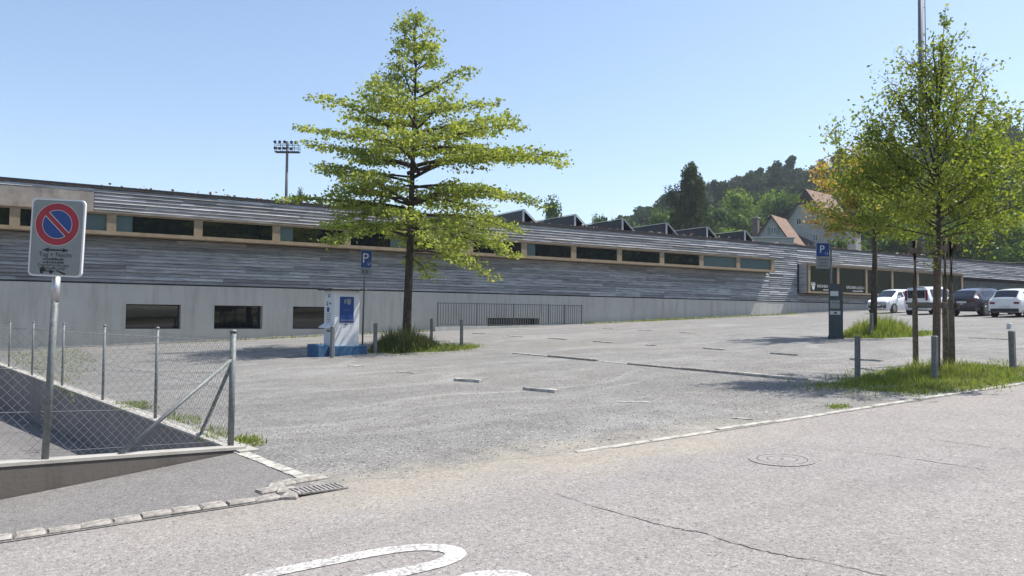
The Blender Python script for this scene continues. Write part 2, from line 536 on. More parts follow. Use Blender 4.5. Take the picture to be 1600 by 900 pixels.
M['grass'] = leaf_mat('grass_blades', (0.09, 0.15, 0.025), (0.22, 0.31, 0.05), (0.36, 0.36, 0.14), 0.45)
M['grass_dark'] = leaf_mat('tall_grass_blades', (0.035, 0.065, 0.015), (0.10, 0.15, 0.03), (0.24, 0.22, 0.10), 0.35)
M['sedum'] = leaf_mat('sedum', (0.20, 0.05, 0.05), (0.35, 0.14, 0.12), (0.62, 0.55, 0.50), 0.2)


def paint_mat():
    m, nt, out = new_mat('worn_road_paint'); t = NT(nt)
    p = t.pos()
    a = t.noise(p, 40, 5, 0.75); b = t.noise(p, 3.0, 4, 0.6)
    k = t.ramp(t.math('ADD', t.math('MULTIPLY', a, 0.75), t.math('MULTIPLY', b, 0.25)), [(0.45, 0.0), (0.56, 1.0)])
    c = t.mix(k, (0.24, 0.225, 0.215), (0.56, 0.55, 0.52))
    t.principled(out, c, 0.85, a, 0.3, 0.006, spec=0.3)
    return m


M['paint'] = paint_mat()

# ================================================================== the setting
def flat(name, pts, mat, dz=0.0, zf=None):
    me = bpy.data.meshes.new(name)
    vs = [(x, y, (zf(x, y) if zf else gz(x)) + dz) for x, y in pts]
    me.from_pydata(vs, [], [tuple(range(len(vs)))])
    me.materials.append(mat)
    me.update()
    return link(name, me)


YW = 36.9
WA, WB = np.array([1.83, 8.71]), np.array([-1.03, 26.78])
wdir = (WB - WA) / np.linalg.norm(WB - WA)
wnrm = np.array([wdir[1], -wdir[0]])                 # towards +X, away from the ramp
WE = WA + wdir * ((YW - WA[1]) / wdir[1])
FB = np.array([-0.27, 7.84])
fdir = (FB - WA) / np.linalg.norm(FB - WA)
FE = WA + fdir * 5.4
fnrm = np.array([fdir[1], -fdir[0]])                 # sign fixed below
if fnrm[1] < 0: fnrm = -fnrm                         # towards +Y, into the ramp

mb = MB()


def tri_strip(xs, y0, y1):
    for a, b in zip(xs[:-1], xs[1:]):
        mb.add([(a, y0, gz(a) - 0.03), (b, y0, gz(b) - 0.03), (b, y1, gz(b) - 0.03), (a, y1, gz(a) - 0.03)], [(0, 1, 2, 3)])


tri_strip([-900, -60, 90, 900], -900, 6.3)
tri_strip([-900, -60, -6.2], 6.3, YW)
mb.add([(WE[0] + .1, YW, gz(WE[0]) - .03), (WA[0] + .1, WA[1], gz(WA[0]) - .03), (2.1, 6.3, gz(2.1) - .03), (90, 6.3, gz(90) - .03), (90, YW, gz(90) - .03)], [(0, 1, 2, 3, 4)])
tri_strip([90, 900], 6.3, YW)
tri_strip([-900, -60, 90, 900], YW, 900)
tag(mb.build('terrain', M['soil']), 'bare soil terrain under the whole site', kind='structure')
tag(flat('road', [(-60, -4.5), (90, -4.5), (90, 6.38), (5.2, 6.38), (5.2, 6.9), (1.9, 6.9), (1.9, 6.38), (-60, 6.38)], M['road']), 'sunlit light grey asphalt road in the foreground', kind='structure')
lot = tag(flat('parking_lot', [(2.0, 6.62)] + [(2.2 + k * .11, 6.52 + .10 * math.sin(k * .7) * math.sin(k * .23 + 1) + rnd.uniform(-.05, .05)) for k in range(27)] + [(5.2, 6.5), (90, 6.5), (90, YW), (WE[0] + .15, YW), (WA[0] + .1, WA[1] + .1), (WA[0] + .06, WA[1] - .05)], M['gravel'], 0.0015), 'grey gravel parking lot sloping up to the right', kind='structure')
walk = tag(flat('pavement', [(-60, 6.56), (2.08, 6.56), (WA[0] + .12, WA[1] - .03), tuple(WA - fnrm * .02), tuple(FE - fnrm * .02), (-60, FE[1])], M['walk'], 0.004), 'grey asphalt pavement wedge in front of the ramp wall', kind='structure')

# sunken ramp
def rz_(x, y): return -0.75 - 0.04 * (y - 15)


tag(flat('ramp_floor', [(-6.0, FE[1] - .3), tuple(FE), tuple(WA), tuple(WE), (-6.0, YW)], M['walk'], 0, rz_), 'sunken asphalt ramp floor behind the fence', kind='structure')


def wall_prism(p0, p1, t, nrm, z0, top0, top1, nseg=1):
    m = MB()
    p0, p1 = np.array(p0), np.array(p1)
    q0, q1 = p0 + nrm * t, p1 + nrm * t
    vs = [(*p0, z0), (*p1, z0), (*q1, z0), (*q0, z0), (*p0, top0), (*p1, top1), (*q1, top1), (*q0, top0)]
    m.add(vs, [(0, 3, 2, 1), (4, 5, 6, 7), (0, 1, 5, 4), (1, 2, 6, 5), (2, 3, 7, 6), (3, 0, 4, 7)])
    return m


rw = empty('retaining_wall', (*WA, 0))
tag(rw, 'long concrete retaining wall carrying the fence along the gravel lot', 'wall')
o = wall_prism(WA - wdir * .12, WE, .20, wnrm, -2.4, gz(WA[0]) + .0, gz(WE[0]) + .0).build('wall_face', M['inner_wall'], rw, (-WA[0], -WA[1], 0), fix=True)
o = wall_prism(WA - wdir * .12 - wnrm * .012, WE - wnrm * .012, .224, wnrm, gz(-1) - .0, gz(WA[0]) + .03, gz(WE[0]) + .03)
for i in (0, 1, 2, 3): o.v[i] = (o.v[i][0], o.v[i][1], gz(o.v[i][0]) + .001)
o.build('coping', M['capstone'], rw, (-WA[0], -WA[1], 0), fix=True)
fw = empty('ramp_front_wall', (*WA, 0))
tag(fw, 'low tapering concrete wall between pavement and sunken ramp', 'wall')
FT0, FT1 = gz(WA[0]) + .02, gz(WA[0]) + .02 + .165 * 5.4 / 2.27
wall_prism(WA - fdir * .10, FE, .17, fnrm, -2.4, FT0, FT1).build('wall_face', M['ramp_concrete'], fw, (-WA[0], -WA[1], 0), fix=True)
o = wall_prism(WA - fdir * .11 - fnrm * .01, FE - fnrm * .01, .19, fnrm, 0, FT0 + .03, FT1 + .03)
for i, (za) in zip((0, 1, 2, 3), (FT0, FT1, FT1, FT0)): o.v[i] = (o.v[i][0], o.v[i][1], za + .001)
o.build('coping', M['capstone'], fw, (-WA[0], -WA[1], 0), fix=True)
lw = MB(); lw.box(-6.25, -6.0, FE[1] - .3, YW, -2.4, .05)
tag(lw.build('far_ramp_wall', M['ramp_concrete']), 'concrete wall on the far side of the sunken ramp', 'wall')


def fwall_pt(x, y):
    """photo pixel -> point in the vertical plane of the front ramp wall"""
    d = ray(x, y); c0 = WA + fnrm * .08
    k = (fnrm @ c0) / (fnrm @ d[:2])
    return np.array([0, 0, H]) + k * d


# kerbs ---------------------------------------------------------------
bed = MB()
for a, b in ((-8.0, 1.95),):
    bed.add([(a, 6.37, gz(a) + .006), (b, 6.37, gz(b) + .006), (b, 6.58, gz(b) + .006), (a, 6.58, gz(a) + .006)], [(0, 1, 2, 3)])
kerb = tag(bed.build('cobble_kerb', M['walk']), 'row of pale cobblestones between pavement and road', kind='structure')
stones = []
for k in range(6):
    m = MB()
    L, Wd, b = .106 - .006 * (k % 3), .072 + .006 * (k % 2), .012
    top = [(-L + b, -Wd + b), (L - b * .6, -Wd + b * 1.2), (L - b * 1.3, Wd - b), (-L + b * .8, Wd - b * .7)]
    bot = [(-L, -Wd), (L, -Wd), (L, Wd), (-L, Wd)]
    mid = [(x * .99 + rnd.uniform(-.006, .006), y * .99 + rnd.uniform(-.006, .006)) for x, y in bot]
    vs = [(x, y, -.03) for x, y in bot] + [(x, y, .018) for x, y in mid] + [(x + rnd.uniform(-.006, .006), y + rnd.uniform(-.006, .006), .026 + rnd.uniform(-.005, .006)) for x, y in top]
    fs = [(8, 9, 10, 11)]
    for r in (0, 4):
        for i in range(4):
            j = (i + 1) % 4
            fs.append((r + i, r + j, r + 4 + j, r + 4 + i))
    m.add(vs, fs, 0, False)
    stones.append(m.mesh('cobblestone', M['cobble']))
x = -6.0
i = 0
while x < 1.75:
    link('cobblestone', stones[i % 6], kerb, (x, 6.475 + rnd.uniform(-.012, .012), gz(x) - .004 + rnd.uniform(-.006, .006)), (0, -math.atan(SL), rnd.uniform(-.06, .06)))
    x += .203 + rnd.uniform(-.004, .008); i += 1
for (px, py, rz) in ((432, 762, 1.2), (452, 756, .25), (474, 752, .2), (492, 749, .15), (446, 769, 1.25), (455, 776, 1.0), (420, 768, .2)):
    p = G(px, py)
    link('cobblestone', stones[(i + int(px)) % 6], kerb, (p[0], p[1], p[2] - .004), (0, -math.atan(SL), rz))
    i += 1
# pale edging stones of the lot, flush with the road
edge = MB()
edge.add([(5.15, 6.37, gz(5.15) + .005), (90, 6.37, gz(90) + .005), (90, 6.52, gz(90) + .005), (5.15, 6.52, gz(5.15) + .005)], [(0, 1, 2, 3)])
edging = tag(edge.build('edging_strip', M['gravel']), 'thin pale stone edging between gravel lot and road', kind='structure')
em = []
for k in range(4):
    m = MB()
    m.bbox(-.49 + .05 * (k == 2), .49 - .04 * (k == 1), -.040 - .008 * (k % 2), .040, -.05, .010 + .004 * (k % 3), .008)
    em.append(m.mesh('edging_stone', M['stone']))
for k in range(56):
    x = 5.2 + k * 1.0
    link('edging_stone', em[k % 4], edging, (x, 6.445 + rnd.uniform(-.012, .012), gz(x) + rnd.uniform(-.004, .004)), (0, -math.atan(SL), rnd.uniform(-.012, .012)))
# stone band from the wall corner to the drain, and the kerb along the hall
band = MB()
p0, p1 = G(372, 706), G(488, 752)
dd = (p1 - p0) / np.linalg.norm(p1 - p0); nn = np.array([-dd[1], dd[0], 0])
band.add([(*v[:2], gz(v[0]) + .0055) for v in (p0 - nn * .06, p1 - nn * .06, p1 + nn * .06, p0 + nn * .06)], [(0, 1, 2, 3)])
stone_edge = tag(band.build('stone_edge', M['walk'], fix=True), 'worn pale stone line running from the fence corner to the drain', kind='structure')
for k in range(14):
    a = p0 + (p1 - p0) * (k / 14); b = p0 + (p1 - p0) * ((k + .93) / 14)
    w = .055 + .012 * rnd.random()
    dd = (p1 - p0) / np.linalg.norm(p1 - p0); nn = np.array([-dd[1], dd[0], 0])
    hh = .010 + .006 * rnd.random()
    q = [a - nn * w, b - nn * w, b + nn * w, a + nn * w]
    bs = MB(); bs.add([(*v[:2], gz(v[0]) - .02) for v in q] + [(*v[:2], gz(v[0]) + hh) for v in q], [(4, 5, 6, 7), (0, 1, 5, 4), (1, 2, 6, 5), (2, 3, 7, 6), (3, 0, 4, 7)])
    bs.build('edge_stone', M['stone'], stone_edge, fix=True)
hk = MB()
hk.add([(-2.6, 36.44, gz(-2.6) + .006), (58, 36.44, gz(58) + .006), (58, 36.62, gz(58) + .006), (-2.6, 36.62, gz(-2.6) + .006)], [(0, 1, 2, 3)])
hall_kerb = tag(hk.build('hall_kerb', M['stone']), 'pale kerb along the foot of the concrete wall', kind='structure')
for k in range(60):
    x0 = -2.2 + k * 1.0
    if 17.2 < x0 < 27: continue
    hh = .05 + .03 * rnd.random()
    x1 = x0 + .985
    hk = MB(); hk.add([(x0, 36.45, gz(x0)), (x1, 36.45, gz(x1)), (x1, 36.6, gz(x1)), (x0, 36.6, gz(x0)), (x0, 36.45, gz(x0) + hh), (x1, 36.45, gz(x1) + hh), (x1, 36.6, gz(x1) + hh), (x0, 36.6, gz(x0) + hh)], [(4, 5, 6, 7), (0, 1, 5, 4), (1, 2, 6, 5), (2, 3, 7, 6), (3, 0, 4, 7)])
    hk.build('kerb_stone', M['stone'], hall_kerb)

# road paint, cracks, manhole, drain -----------------------------------
def ribbon(name, pix, width, mat, dz, jitter=0.0, world_pts=None, parent=None, taper=False):
    P = world_pts if world_pts is not None else [G(*p)[:2] for p in pix]
    # Catmull-Rom
    P = [np.array(p) for p in P]
    out = []
    for i in range(len(P) - 1):
        a, b, c, d = P[max(i - 1, 0)], P[i], P[i + 1], P[min(i + 2, len(P) - 1)]
        for s in np.linspace(0, 1, 9)[:-1]:
            out.append(.5 * ((2 * b) + (-a + c) * s + (2 * a - 5 * b + 4 * c - d) * s * s + (-a + 3 * b - 3 * c + d) * s ** 3))
    out.append(P[-1])
    if jitter: out = [p + np.array([rnd.uniform(-jitter, jitter), rnd.uniform(-jitter, jitter)]) for p in out]
    m = MB(); vs = []
    n = len(out)
    for i, p in enumerate(out):
        d = out[min(i + 1, n - 1)] - out[max(i - 1, 0)]; d = d / (np.linalg.norm(d) + 1e-9)
        nn = np.array([-d[1], d[0]])
        w = width * .5 * (rnd.uniform(.25, 1.2) if jitter else 1) * (math.sin(math.pi * (i + .5) / n) ** .5 if taper else 1)
        for sg in (-1, 1):
            q = p + nn * w * sg
            vs.append((q[0], q[1], gz(q[0]) + dz))
    m.add(vs, [(2 * i, 2 * i + 2, 2 * i + 3, 2 * i + 1) for i in range(n - 1)])
    return m.build(name, mat, parent, fix=True)


tag(ribbon('road_marking', [(250, 937), (340, 916), (430, 895), (520, 877), (600, 862), (655, 856), (697, 858), (712, 866), (698, 877), (655, 889), (590, 903), (500, 925), (420, 950)], .135, M['paint'], .005), 'worn white painted loop on the asphalt road', kind='structure')
tag(ribbon('road_marking', [(640, 935), (700, 912), (750, 900), (790, 898), (815, 905), (800, 920), (740, 945)], .135, M['paint'], .005), 'second worn white painted curve at the bottom edge of the road', kind='structure')
for pix, w, lab in (([(865, 770), (925, 790), (1000, 812), (1060, 826), (1078, 830), (1095, 832), (1150, 850), (1215, 866), (1260, 874), (1330, 888), (1400, 905)], .014, 'long crack running through the road asphalt'),
                    ([(1345, 707), (1390, 712), (1440, 719), (1500, 728), (1560, 738)], .011, 'short crack in the asphalt right of the manhole'),
                    ([(1425, 680), (1480, 690), (1540, 698), (1605, 706)], .010, 'hairline crack near the right edge of the road')):
    tag(ribbon('crack', pix, w, M['crack'], .003, .012, taper=True), lab, kind='structure')
mh = empty('manhole_cover', G(1222, 718))
mh.rotation_euler = (0, -math.atan(SL), 0)
tag(mh, 'round worn manhole cover set into the road', 'manhole cover')
m = MB()
def disc(m, r0, r1, z, n=36, mi=0):
    vs = []
    for k in range(n):
        t = 2 * math.pi * k / n
        vs += [(r0 * math.cos(t), r0 * math.sin(t), z), (r1 * math.cos(t), r1 * math.sin(t), z)]
    m.add(vs, [(2 * k, 2 * k + 1, (2 * k + 3) % (2 * n), (2 * k + 2) % (2 * n)) for k in range(n)], mi)
disc(m, .235, .31, .006); m.build('rim', M['manhole'], mh)
m = MB(); disc(m, .225, .236, .004); m.build('gap', M['crack'], mh)
m = MB(); disc(m, .14, .225, .0055); disc(m, .001, .132, .0055); m.build('lid', M['manhole'], mh)
m = MB(); disc(m, .131, .141, .004); disc(m, .0, .018, .0065, 10); m.build('lifting_slot', M['crack'], mh)
dr = empty('drain_grate', (2.05, 6.50, gz(2.05) + .008), .08)
tag(dr, 'rusty rectangular drain grate at the end of the cobble row', 'drain')
m = MB(); m.box(-.22, .22, -.11, .11, -.01, .002); m.build('pit', M['crack'], dr)
m = MB()
for k in range(11):
    x = -.2 + k * .04
    m.box(x - .012, x + .012, -.105, .105, .002, .014)
m.box(-.22, .22, -.118, -.1, .002, .015); m.box(-.22, .22, .1, .118, .002, .015)
m.build('bars', M['manhole'], dr)
# scattered loose stones on the lot and along the road edge
n = 4200
gx = rng.uniform(1.5, 17, n); gy = 6.7 + np.abs(rng.normal(0, 4.5, n))
k = gx > (WA[0] + .35 - (gy - WA[1]).clip(0) * .158)
gx, gy = gx[k], gy[k]; n = len(gx)
r = rng.uniform(.004, .012, n)
base = np.array([[1, 0, 0], [-.5, .87, 0], [-.5, -.87, 0], [.1, .1, .9], [0, 0, -.5]])
rotv = rng.uniform(0, 6.28, n)
cs, sn = np.cos(rotv), np.sin(rotv)
B = base[None] * r[:, None, None] * rng.uniform(.7, 1.3, (n, 5, 1))
V = np.stack([B[..., 0] * cs[:, None] - B[..., 1] * sn[:, None] + gx[:, None], B[..., 0] * sn[:, None] + B[..., 1] * cs[:, None] + gy[:, None], B[..., 2] + (SL * gx + .006)[:, None]], -1)
Fc = np.array([[0, 1, 3], [1, 2, 3], [2, 0, 3], [1, 0, 4], [2, 1, 4], [0, 2, 4]])[None] + (np.arange(n) * 5)[:, None, None]
tag(link('loose_gravel', fast_mesh('loose_gravel', V, Fc.reshape(-1, 3), M['cobble'])), 'loose small stones scattered over the gravel lot', kind='stuff')

# ================================================================== the hall
YF = 37.0                                            # face of plinth and boards
YB = 36.3                                            # face of the projecting window bands
hall = empty('sports_hall', (20, 43, 0))
tag(hall, 'long low hall with weathered board cladding, concrete base and window strip', 'building')
HX0, HX1, HD = -14.0, 96.0, 12.0


def hb(mbd, name, mat, parent=None, fix=False):
    """build in world coordinates under the hall"""
    o = mbd.build(name, mat, parent or hall, fix=fix)
    if parent is None: o.location = (-20, -43, 0)
    return o


def holed(mbd, x0, x1, z0, z1, holes, y, depth):
    xs = sorted({x0, x1, *[h[0] for h in holes], *[h[1] for h in holes]})
    zs = sorted({z0, z1, *[h[2] for h in holes], *[h[3] for h in holes]})
    for a, b in zip(xs[:-1], xs[1:]):
        for c, d in zip(zs[:-1], zs[1:]):
            if any(h[0] <= a and b <= h[1] and h[2] <= c and d <= h[3] for h in holes): continue
            mbd.add([(a, y, c), (b, y, c), (b, y, d), (a, y, d)], [(0, 1, 2, 3)])
    for a, b, c, d in holes:
        mbd.add([(a, y, c), (b, y, c), (b, y + depth, c), (a, y + depth, c)], [(0, 1, 2, 3)])
        mbd.add([(a, y, d), (a, y + depth, d), (b, y + depth, d), (b, y, d)], [(0, 1, 2, 3)])
        mbd.add([(a, y, c), (a, y + depth, c), (a, y + depth, d), (a, y, d)], [(0, 1, 2, 3)])
        mbd.add([(b, y, c), (b, y, d), (b, y + depth, d), (b, y + depth, c)], [(0, 1, 2, 3)])


holes = [(3.03, 5.24, .81, 1.89), (6.65, 8.81, .81, 1.89), (10.23, 12.4, .81, 1.89), (20.98, 24.42, .93, 1.42)]
m = MB()
holed(m, HX0, HX1, -2.6, 2.74, holes, YF, .56)
m.add([(HX0, YF, -2.6), (HX0, YF, 2.74), (HX0, YF + HD, 2.74), (HX0, YF + HD, -2.6)], [(0, 1, 2, 3)])
m.add([(HX1, YF, -2.6), (HX1, YF + HD, -2.6), (HX1, YF + HD, 2.74), (HX1, YF, 2.74)], [(0, 1, 2, 3)])
hb(m, 'plinth', M['concrete'])
for h in holes:
    m = MB(); m.box(h[0], h[1], YF + .52, YF + .55, h[2], h[3]); w = hb(m, 'basement_window', M['glass'])
    f = MB()
    for a, b, c, d in ((h[0], h[0] + .05, h[2], h[3]), (h[1] - .05, h[1], h[2], h[3]), (h[0] + .05, h[1] - .05, h[2], h[2] + .05), (h[0] + .05, h[1] - .05, h[3] - .05, h[3])):
        f.box(a, b, YF + .48, YF + .518, c, d)
    f.build('frame', M['dark_metal'], w)
# shadow joint and core wall behind the boards
m = MB()
m.box(HX0, 68.0, YF + .06, YF + HD, 2.74, 6.80)
m.box(68.0, HX1, YF + 1.6, YF + HD, 2.74, 5.38)
m.box(68.0, HX1, YF + .06, YF + HD, 5.38, 6.80)
wallcore = hb(m, 'wall', M['dark_metal'])
m = MB()
m.box(HX0 - .02, HX1 + .05, YF - .005, YF + HD + .05, 6.80, 6.86)
roof = hb(m, 'roof', M['roofing'])
m = MB()
m.box(HX0 - .08, HX1 + .08, YF - .055, YF + .10, 6.862, 6.93)
m.build('roof_edge', M['dark_metal'], roof)
# boards: (x0,x1,z0,z1) fields
def boards():
    out = []
    C = .147

    def fieldf(x0, x1, z0, z1, ph):
        nz = max(1, round((z1 - z0) / C)); hgt = (z1 - z0) / nz
        for r_ in range(nz):
            x = x0
            first = True
            while x < x1 - .05:
                L = rnd.choice((2.0, 3.0, 4.0, 5.0))
                if first: L *= rnd.choice((.5, .75, 1)); first = False
                e = min(x + L, x1)
                if x1 - e < .6: e = x1
                out.append((x, e, z0 + r_ * hgt, hgt)); x = e
    fieldf(HX0, 43.9, 2.80, 4.76, 0)
    fieldf(43.9, 46.9, 2.80, 6.78, 0)
    fieldf(46.9, 68.0, 2.80, 3.40, 0)
    fieldf(1.71, 43.9, 5.72, 6.78, 0)
    fieldf(HX0, 1.71, 6.63, 6.78, 0)
    fieldf(46.9, 68.0, 5.55, 6.78, 0)
    fieldf(68.0, HX1, 5.38, 6.78, 0)
    return out


bl = boards()
def board_verts(L, hgt, a=0.0, tw=0.0):
    # lapped board: lower edge stands proud
    return [(0, .03, 0), (L, .03, 0), (L, .055, hgt), (0, .055, hgt), (0, -.022 - a, .016), (L, -.022 - a - tw, .016), (L, .028, hgt - .006), (0, .028, hgt - .006)]
BF = [(4, 5, 6, 7), (0, 4, 7, 3), (1, 2, 6, 5), (0, 1, 5, 4), (3, 7, 6, 2)]
clad = MB(); clad.box(HX0, 68.0, YF + .056, YF + .058, 2.76, 6.79)
clad = hb(clad, 'cladding', M['dark_metal'])
order = sorted(range(len(bl)), key=lambda i: -((bl[i][1] - bl[i][0]) / max(12.0, math.hypot(bl[i][0] - 0, 37) ** 2)) if bl[i][1] > -1.8 else 0)
single = set(order[:300])
cache = {}
rest = MB()
for i, (x0, x1, z, hgt) in enumerate(bl):
    L = x1 - x0 - .006
    if i in single:
        key = (round(L, 1), round(hgt, 3), i % 3)
        if key not in cache:
            cache[key] = MB().add(board_verts(round(L, 1) if abs(round(L, 1) - L) < .02 else L, hgt, rnd.uniform(0, .012), rnd.uniform(-.008, .008)), BF).mesh('board', M['boards'])
            cache[key]['L'] = 1.0
        o = link('board', cache[key], clad, (x0, YF + rnd.uniform(-.012, .006), z))
        xs = [v.co.x for v in cache[key].vertices]
        o.scale = (L / max(xs), 1, 1)
    else:
        dy = rnd.uniform(-.012, .006)
        rest.add([(vx + x0, vy + YF + dy, vz + z) for vx, vy, vz in board_verts(L, hgt, rnd.uniform(0, .012), rnd.uniform(-.008, .008))], BF)
o = rest.build('board_field', M['boards'], clad); o['kind'] = 'stuff'
# smooth panel above the first windows
for k in range(8):
    x0 = 1.70 - (k + 1) * 1.95
    m = MB(); m.box(x0 + .004, x0 + 1.946, YF - .03, YF + .05, 5.73, 6.62)
    hb(m, 'smooth_fascia_panel', M['smooth_panel'])


def window_band(x0, x1, z0, z1, mulls, mw, frost, rail_b, rail_t):
    m = MB()
    m.box(x0, x1, YB, YF + .05, z0, z0 + rail_b)
    m.box(x0, x1, YB, YF + .05, z1 - rail_t, z1)
    m.box(x0 - .03, x1 + .03, YB - .05, YF + .02, z1 + .002, z1 + .035)
    b = hb(m, 'window_band', M['frame_wood'])
    MM = MB(); MM.box(-mw / 2, mw / 2, 0, .70, z0 + rail_b, z1 - rail_t); mm = MM.mesh('mullion', M['frame_wood'])
    for x in mulls: link('mullion', mm, b, (x, YB + .012, 0))
    for a, c in zip(mulls[:-1], mulls[1:]):
        a2, c2 = a + mw / 2, c - mw / 2
        fr = frost.get(round(a, 1))
        if fr == 'all': segs = [(a2, c2, 1)]
        elif fr == 'left': segs = [(a2, a2 + .62, 1), (a2 + .625, c2, 0)]
        elif fr == 'right': segs = [(a2, c2 - .95, 0), (c2 - .945, c2, 1)]
        else: segs = [(a2, c2, 0)]
        for s0, s1, kind in segs:
            p = MB(); p.box(s0, s1, YB + .10 + .01 * kind, YB + .13, z0 + rail_b, z1 - rail_t)
            p.build('glass_pane', M['glass_pale'] if kind else M['glass'], b)
    return b


ml = [-1.08 + 3.425 * k for k in range(-4, 14)]
ml[-1] = 43.48
fz = {round(ml[5], 1): 'left', round(ml[4], 1): 'right', round(ml[15], 1): 'all', round(ml[16], 1): 'all', round(ml[11], 1): 'left', round(ml[7], 1): 'left', round(ml[8], 1): 'right'}
window_band(ml[0] - .2, 43.66, 4.79, 5.69, ml, .36, fz, .15, .06)
mr = [47.38, 50.7, 54.15, 57.5, 61.0, 64.4, 67.6]
rb = window_band(47.2, 67.8, 3.44, 5.52, mr, .24, {}, .12, .12)
# cheeks closing the ends of the bands (boards)
m = MB(); m.box(47.10, 47.19, YB + .12, YF, 3.44, 5.54); hb(m, 'band_cheek', M['boards'])
# lettering on the glass
def letter(body, size, x, z, mat=M['white_paint']):
    me = text_mesh(body, size, mat, 'LEFT')
    o = link('lettering', me, rb, (x, YB + .094, z), (math.pi / 2, 0, 0))
letter('KRONEN LOUNGE', .30, 48.35, 3.86)
letter('KRONEN LOUNGE', .30, 51.75, 3.86)
for k, x in enumerate((49.7, 53.2)):
    o = link('small_print', print_strokes(1.3, .11, M['white_paint'], k), rb, (x, YB + .094, 3.66), (math.pi / 2, 0, 0)); o['kind'] = 'stuff'
m = MB()                                              # small crown-and-shield emblem
for dx in (0, .16, .32): m.box(47.72 + dx, 47.80 + dx, YB + .090, YB + .095, 4.10, 4.22)
m.box(47.70, 48.14, YB + .090, YB + .095, 4.0, 4.08)
m.prism([(47.76, 3.97), (48.08, 3.97), (48.06, 3.76), (47.92, 3.64), (47.78, 3.76)], lambda a, b: (a, YB + .090, b), lambda a, b: (a, YB + .095, b))
m.build('emblem', M['white_paint'], rb, fix=True)
# entrance recess: blue-grey panels with dark marks
for k in range(6, -1, -1):
    ent = MB(); ent.box(68.02 + k * 4.0, 68.02 + k * 4.0 + 3.97, YF + 1.55, YF + 1.598, 2.75, 5.2)
    ent = hb(ent, 'entrance_panel', M['entr'])
m = MB()
for row, z in ((0, 4.45), (1, 3.75)):
    for k in range(26):
        x = 70.0 + k * .42 + (.9 if k > 7 else 0) + (1.2 if k > 16 else 0)
        if rnd.random() < .12: continue
        m.box(x, x + rnd.uniform(.14, .28), YF + 1.535, YF + 1.547, z - rnd.uniform(.08, .2), z + rnd.uniform(.05, .2))
m.build('faded_print', M['black'], ent)
m = MB(); m.box(76.3, 77.0, YF + 1.53, YF + 1.548, 3.85, 4.5); m.build('notice', M['sign_face'], ent)
m = MB(); m.box(67.9, HX1, YF + .04, YF + 1.6, 5.33, 5.378); hb(m, 'soffit', M['dark_metal'])

# solar racks on the roof, each a thing
rack_me = {}
m = MB(); m.prism([(0, 1.06), (.02, 1.06), (1.3, 0), (1.26, 0)], lambda a, b: (a, 0, b), lambda a, b: (a, 4.5, b)); rack_me['panel'] = m.mesh('panel', M['solar'])
m = MB(); m.box(-.012, .004, .06, 4.45, .10, 1.02); rack_me['back_shade_sheet'] = m.mesh('back_shade_sheet', M['solar'])  # dark sheet stands in for the shade in the rack's open back
for y in (-.04, 4.5):
    m = MB(); m.box(-.05, .05, y, y + .06, 0, 1.08); rack_me['post', y] = m.mesh('post', M['alu'])
for y in (-.09, 4.57):
    m = MB(); m.prism([(-.02, 1.10), (.05, 1.10), (1.40, 0), (1.30, 0)], lambda a, b: (a, y, b), lambda a, b: (a, y + .045, b)); rack_me['strut', y] = m.mesh('strut', M['alu'])
m = MB(); m.box(-.03, .03, .03, 4.49, 1.085, 1.12); rack_me['ridge_rail'] = m.mesh('ridge_rail', M['alu'])
ordn = ['first', 'second', 'third', 'fourth', 'fifth', 'sixth']
for k in range(6):
    e = empty('solar_rack', (24.5 + 3.83 * k, 39.0, 6.862))
    tag(e, f'tilted dark solar panel rack on the hall roof, {ordn[k]} from the left', 'solar panel', 'solar racks on the hall roof')
    for nme, me in rack_me.items(): link(nme if isinstance(nme, str) else nme[0], me, e)
fl = empty('roof_flue', (64.9, 44.8, 6.862))
tag(fl, 'pale square chimney standing on the hall roof behind the trees', 'chimney')
m = MB(); m.bbox(-.42, .42, -.42, .42, 0, 2.7, .03); m.build('shaft', M['plaster'], fl)
m = MB(); m.bbox(-.5, .5, -.5, .5, 2.702, 2.82, .03); m.build('cap', M['alu'], fl)
# rail in front of the light well
rl = empty('light_well_railing', (17.4, 35.9, gz(17.4)))
tag(rl, 'grey metal railing with thin vertical bars against the concrete wall', 'railing')
RX0, RX1, RZ0, RZ1 = 17.4, 26.6, .93, 2.20
Rl = (-17.4, -35.9, -gz(17.4))
m = MB()
m.box(RX0, RX1, 35.88, 35.92, RZ1 - .04, RZ1); m.box(RX0, RX1, 35.89, 35.91, RZ0 + .12, RZ0 + .15)
m.build('rail', M['rail'], rl, Rl)
bm_ = MB(); bm_.box(-.012, .012, -.012, .012, RZ0 + .15, RZ1 - .04); bm_ = bm_.mesh('bar', M['rail'])
for k in range(60):
    link('bar', bm_, rl, (RX0 + .15 + k * .153 - 17.4, 0, -gz(17.4)))
pm = MB(); pm.box(-.025, .025, -.025, .025, -.05, RZ1 + .02); pm = pm.mesh('post', M['rail'])
for x in (17.4, 19.7, 22.0, 24.3, 25.4, 26.6): link('post', pm, rl, (x - 17.4, .0, gz(x) - gz(17.4) - gz(x)))
m = MB(); m.add([(17.2, 35.75, gz(17.2) - .1), (26.8, 35.75, gz(26.8) - .1), (26.8, 36.05, gz(26.8) - .1), (17.2, 36.05, gz(17.2) - .1), (17.2, 35.75, .93), (26.8, 35.75, 1.10), (26.8, 36.05, 1.10), (17.2, 36.05, .93)], [(4, 5, 6, 7), (0, 1, 5, 4), (1, 2, 6, 5), (3, 0, 4, 7)])
m.build('kerb', M['concrete'], rl, Rl)

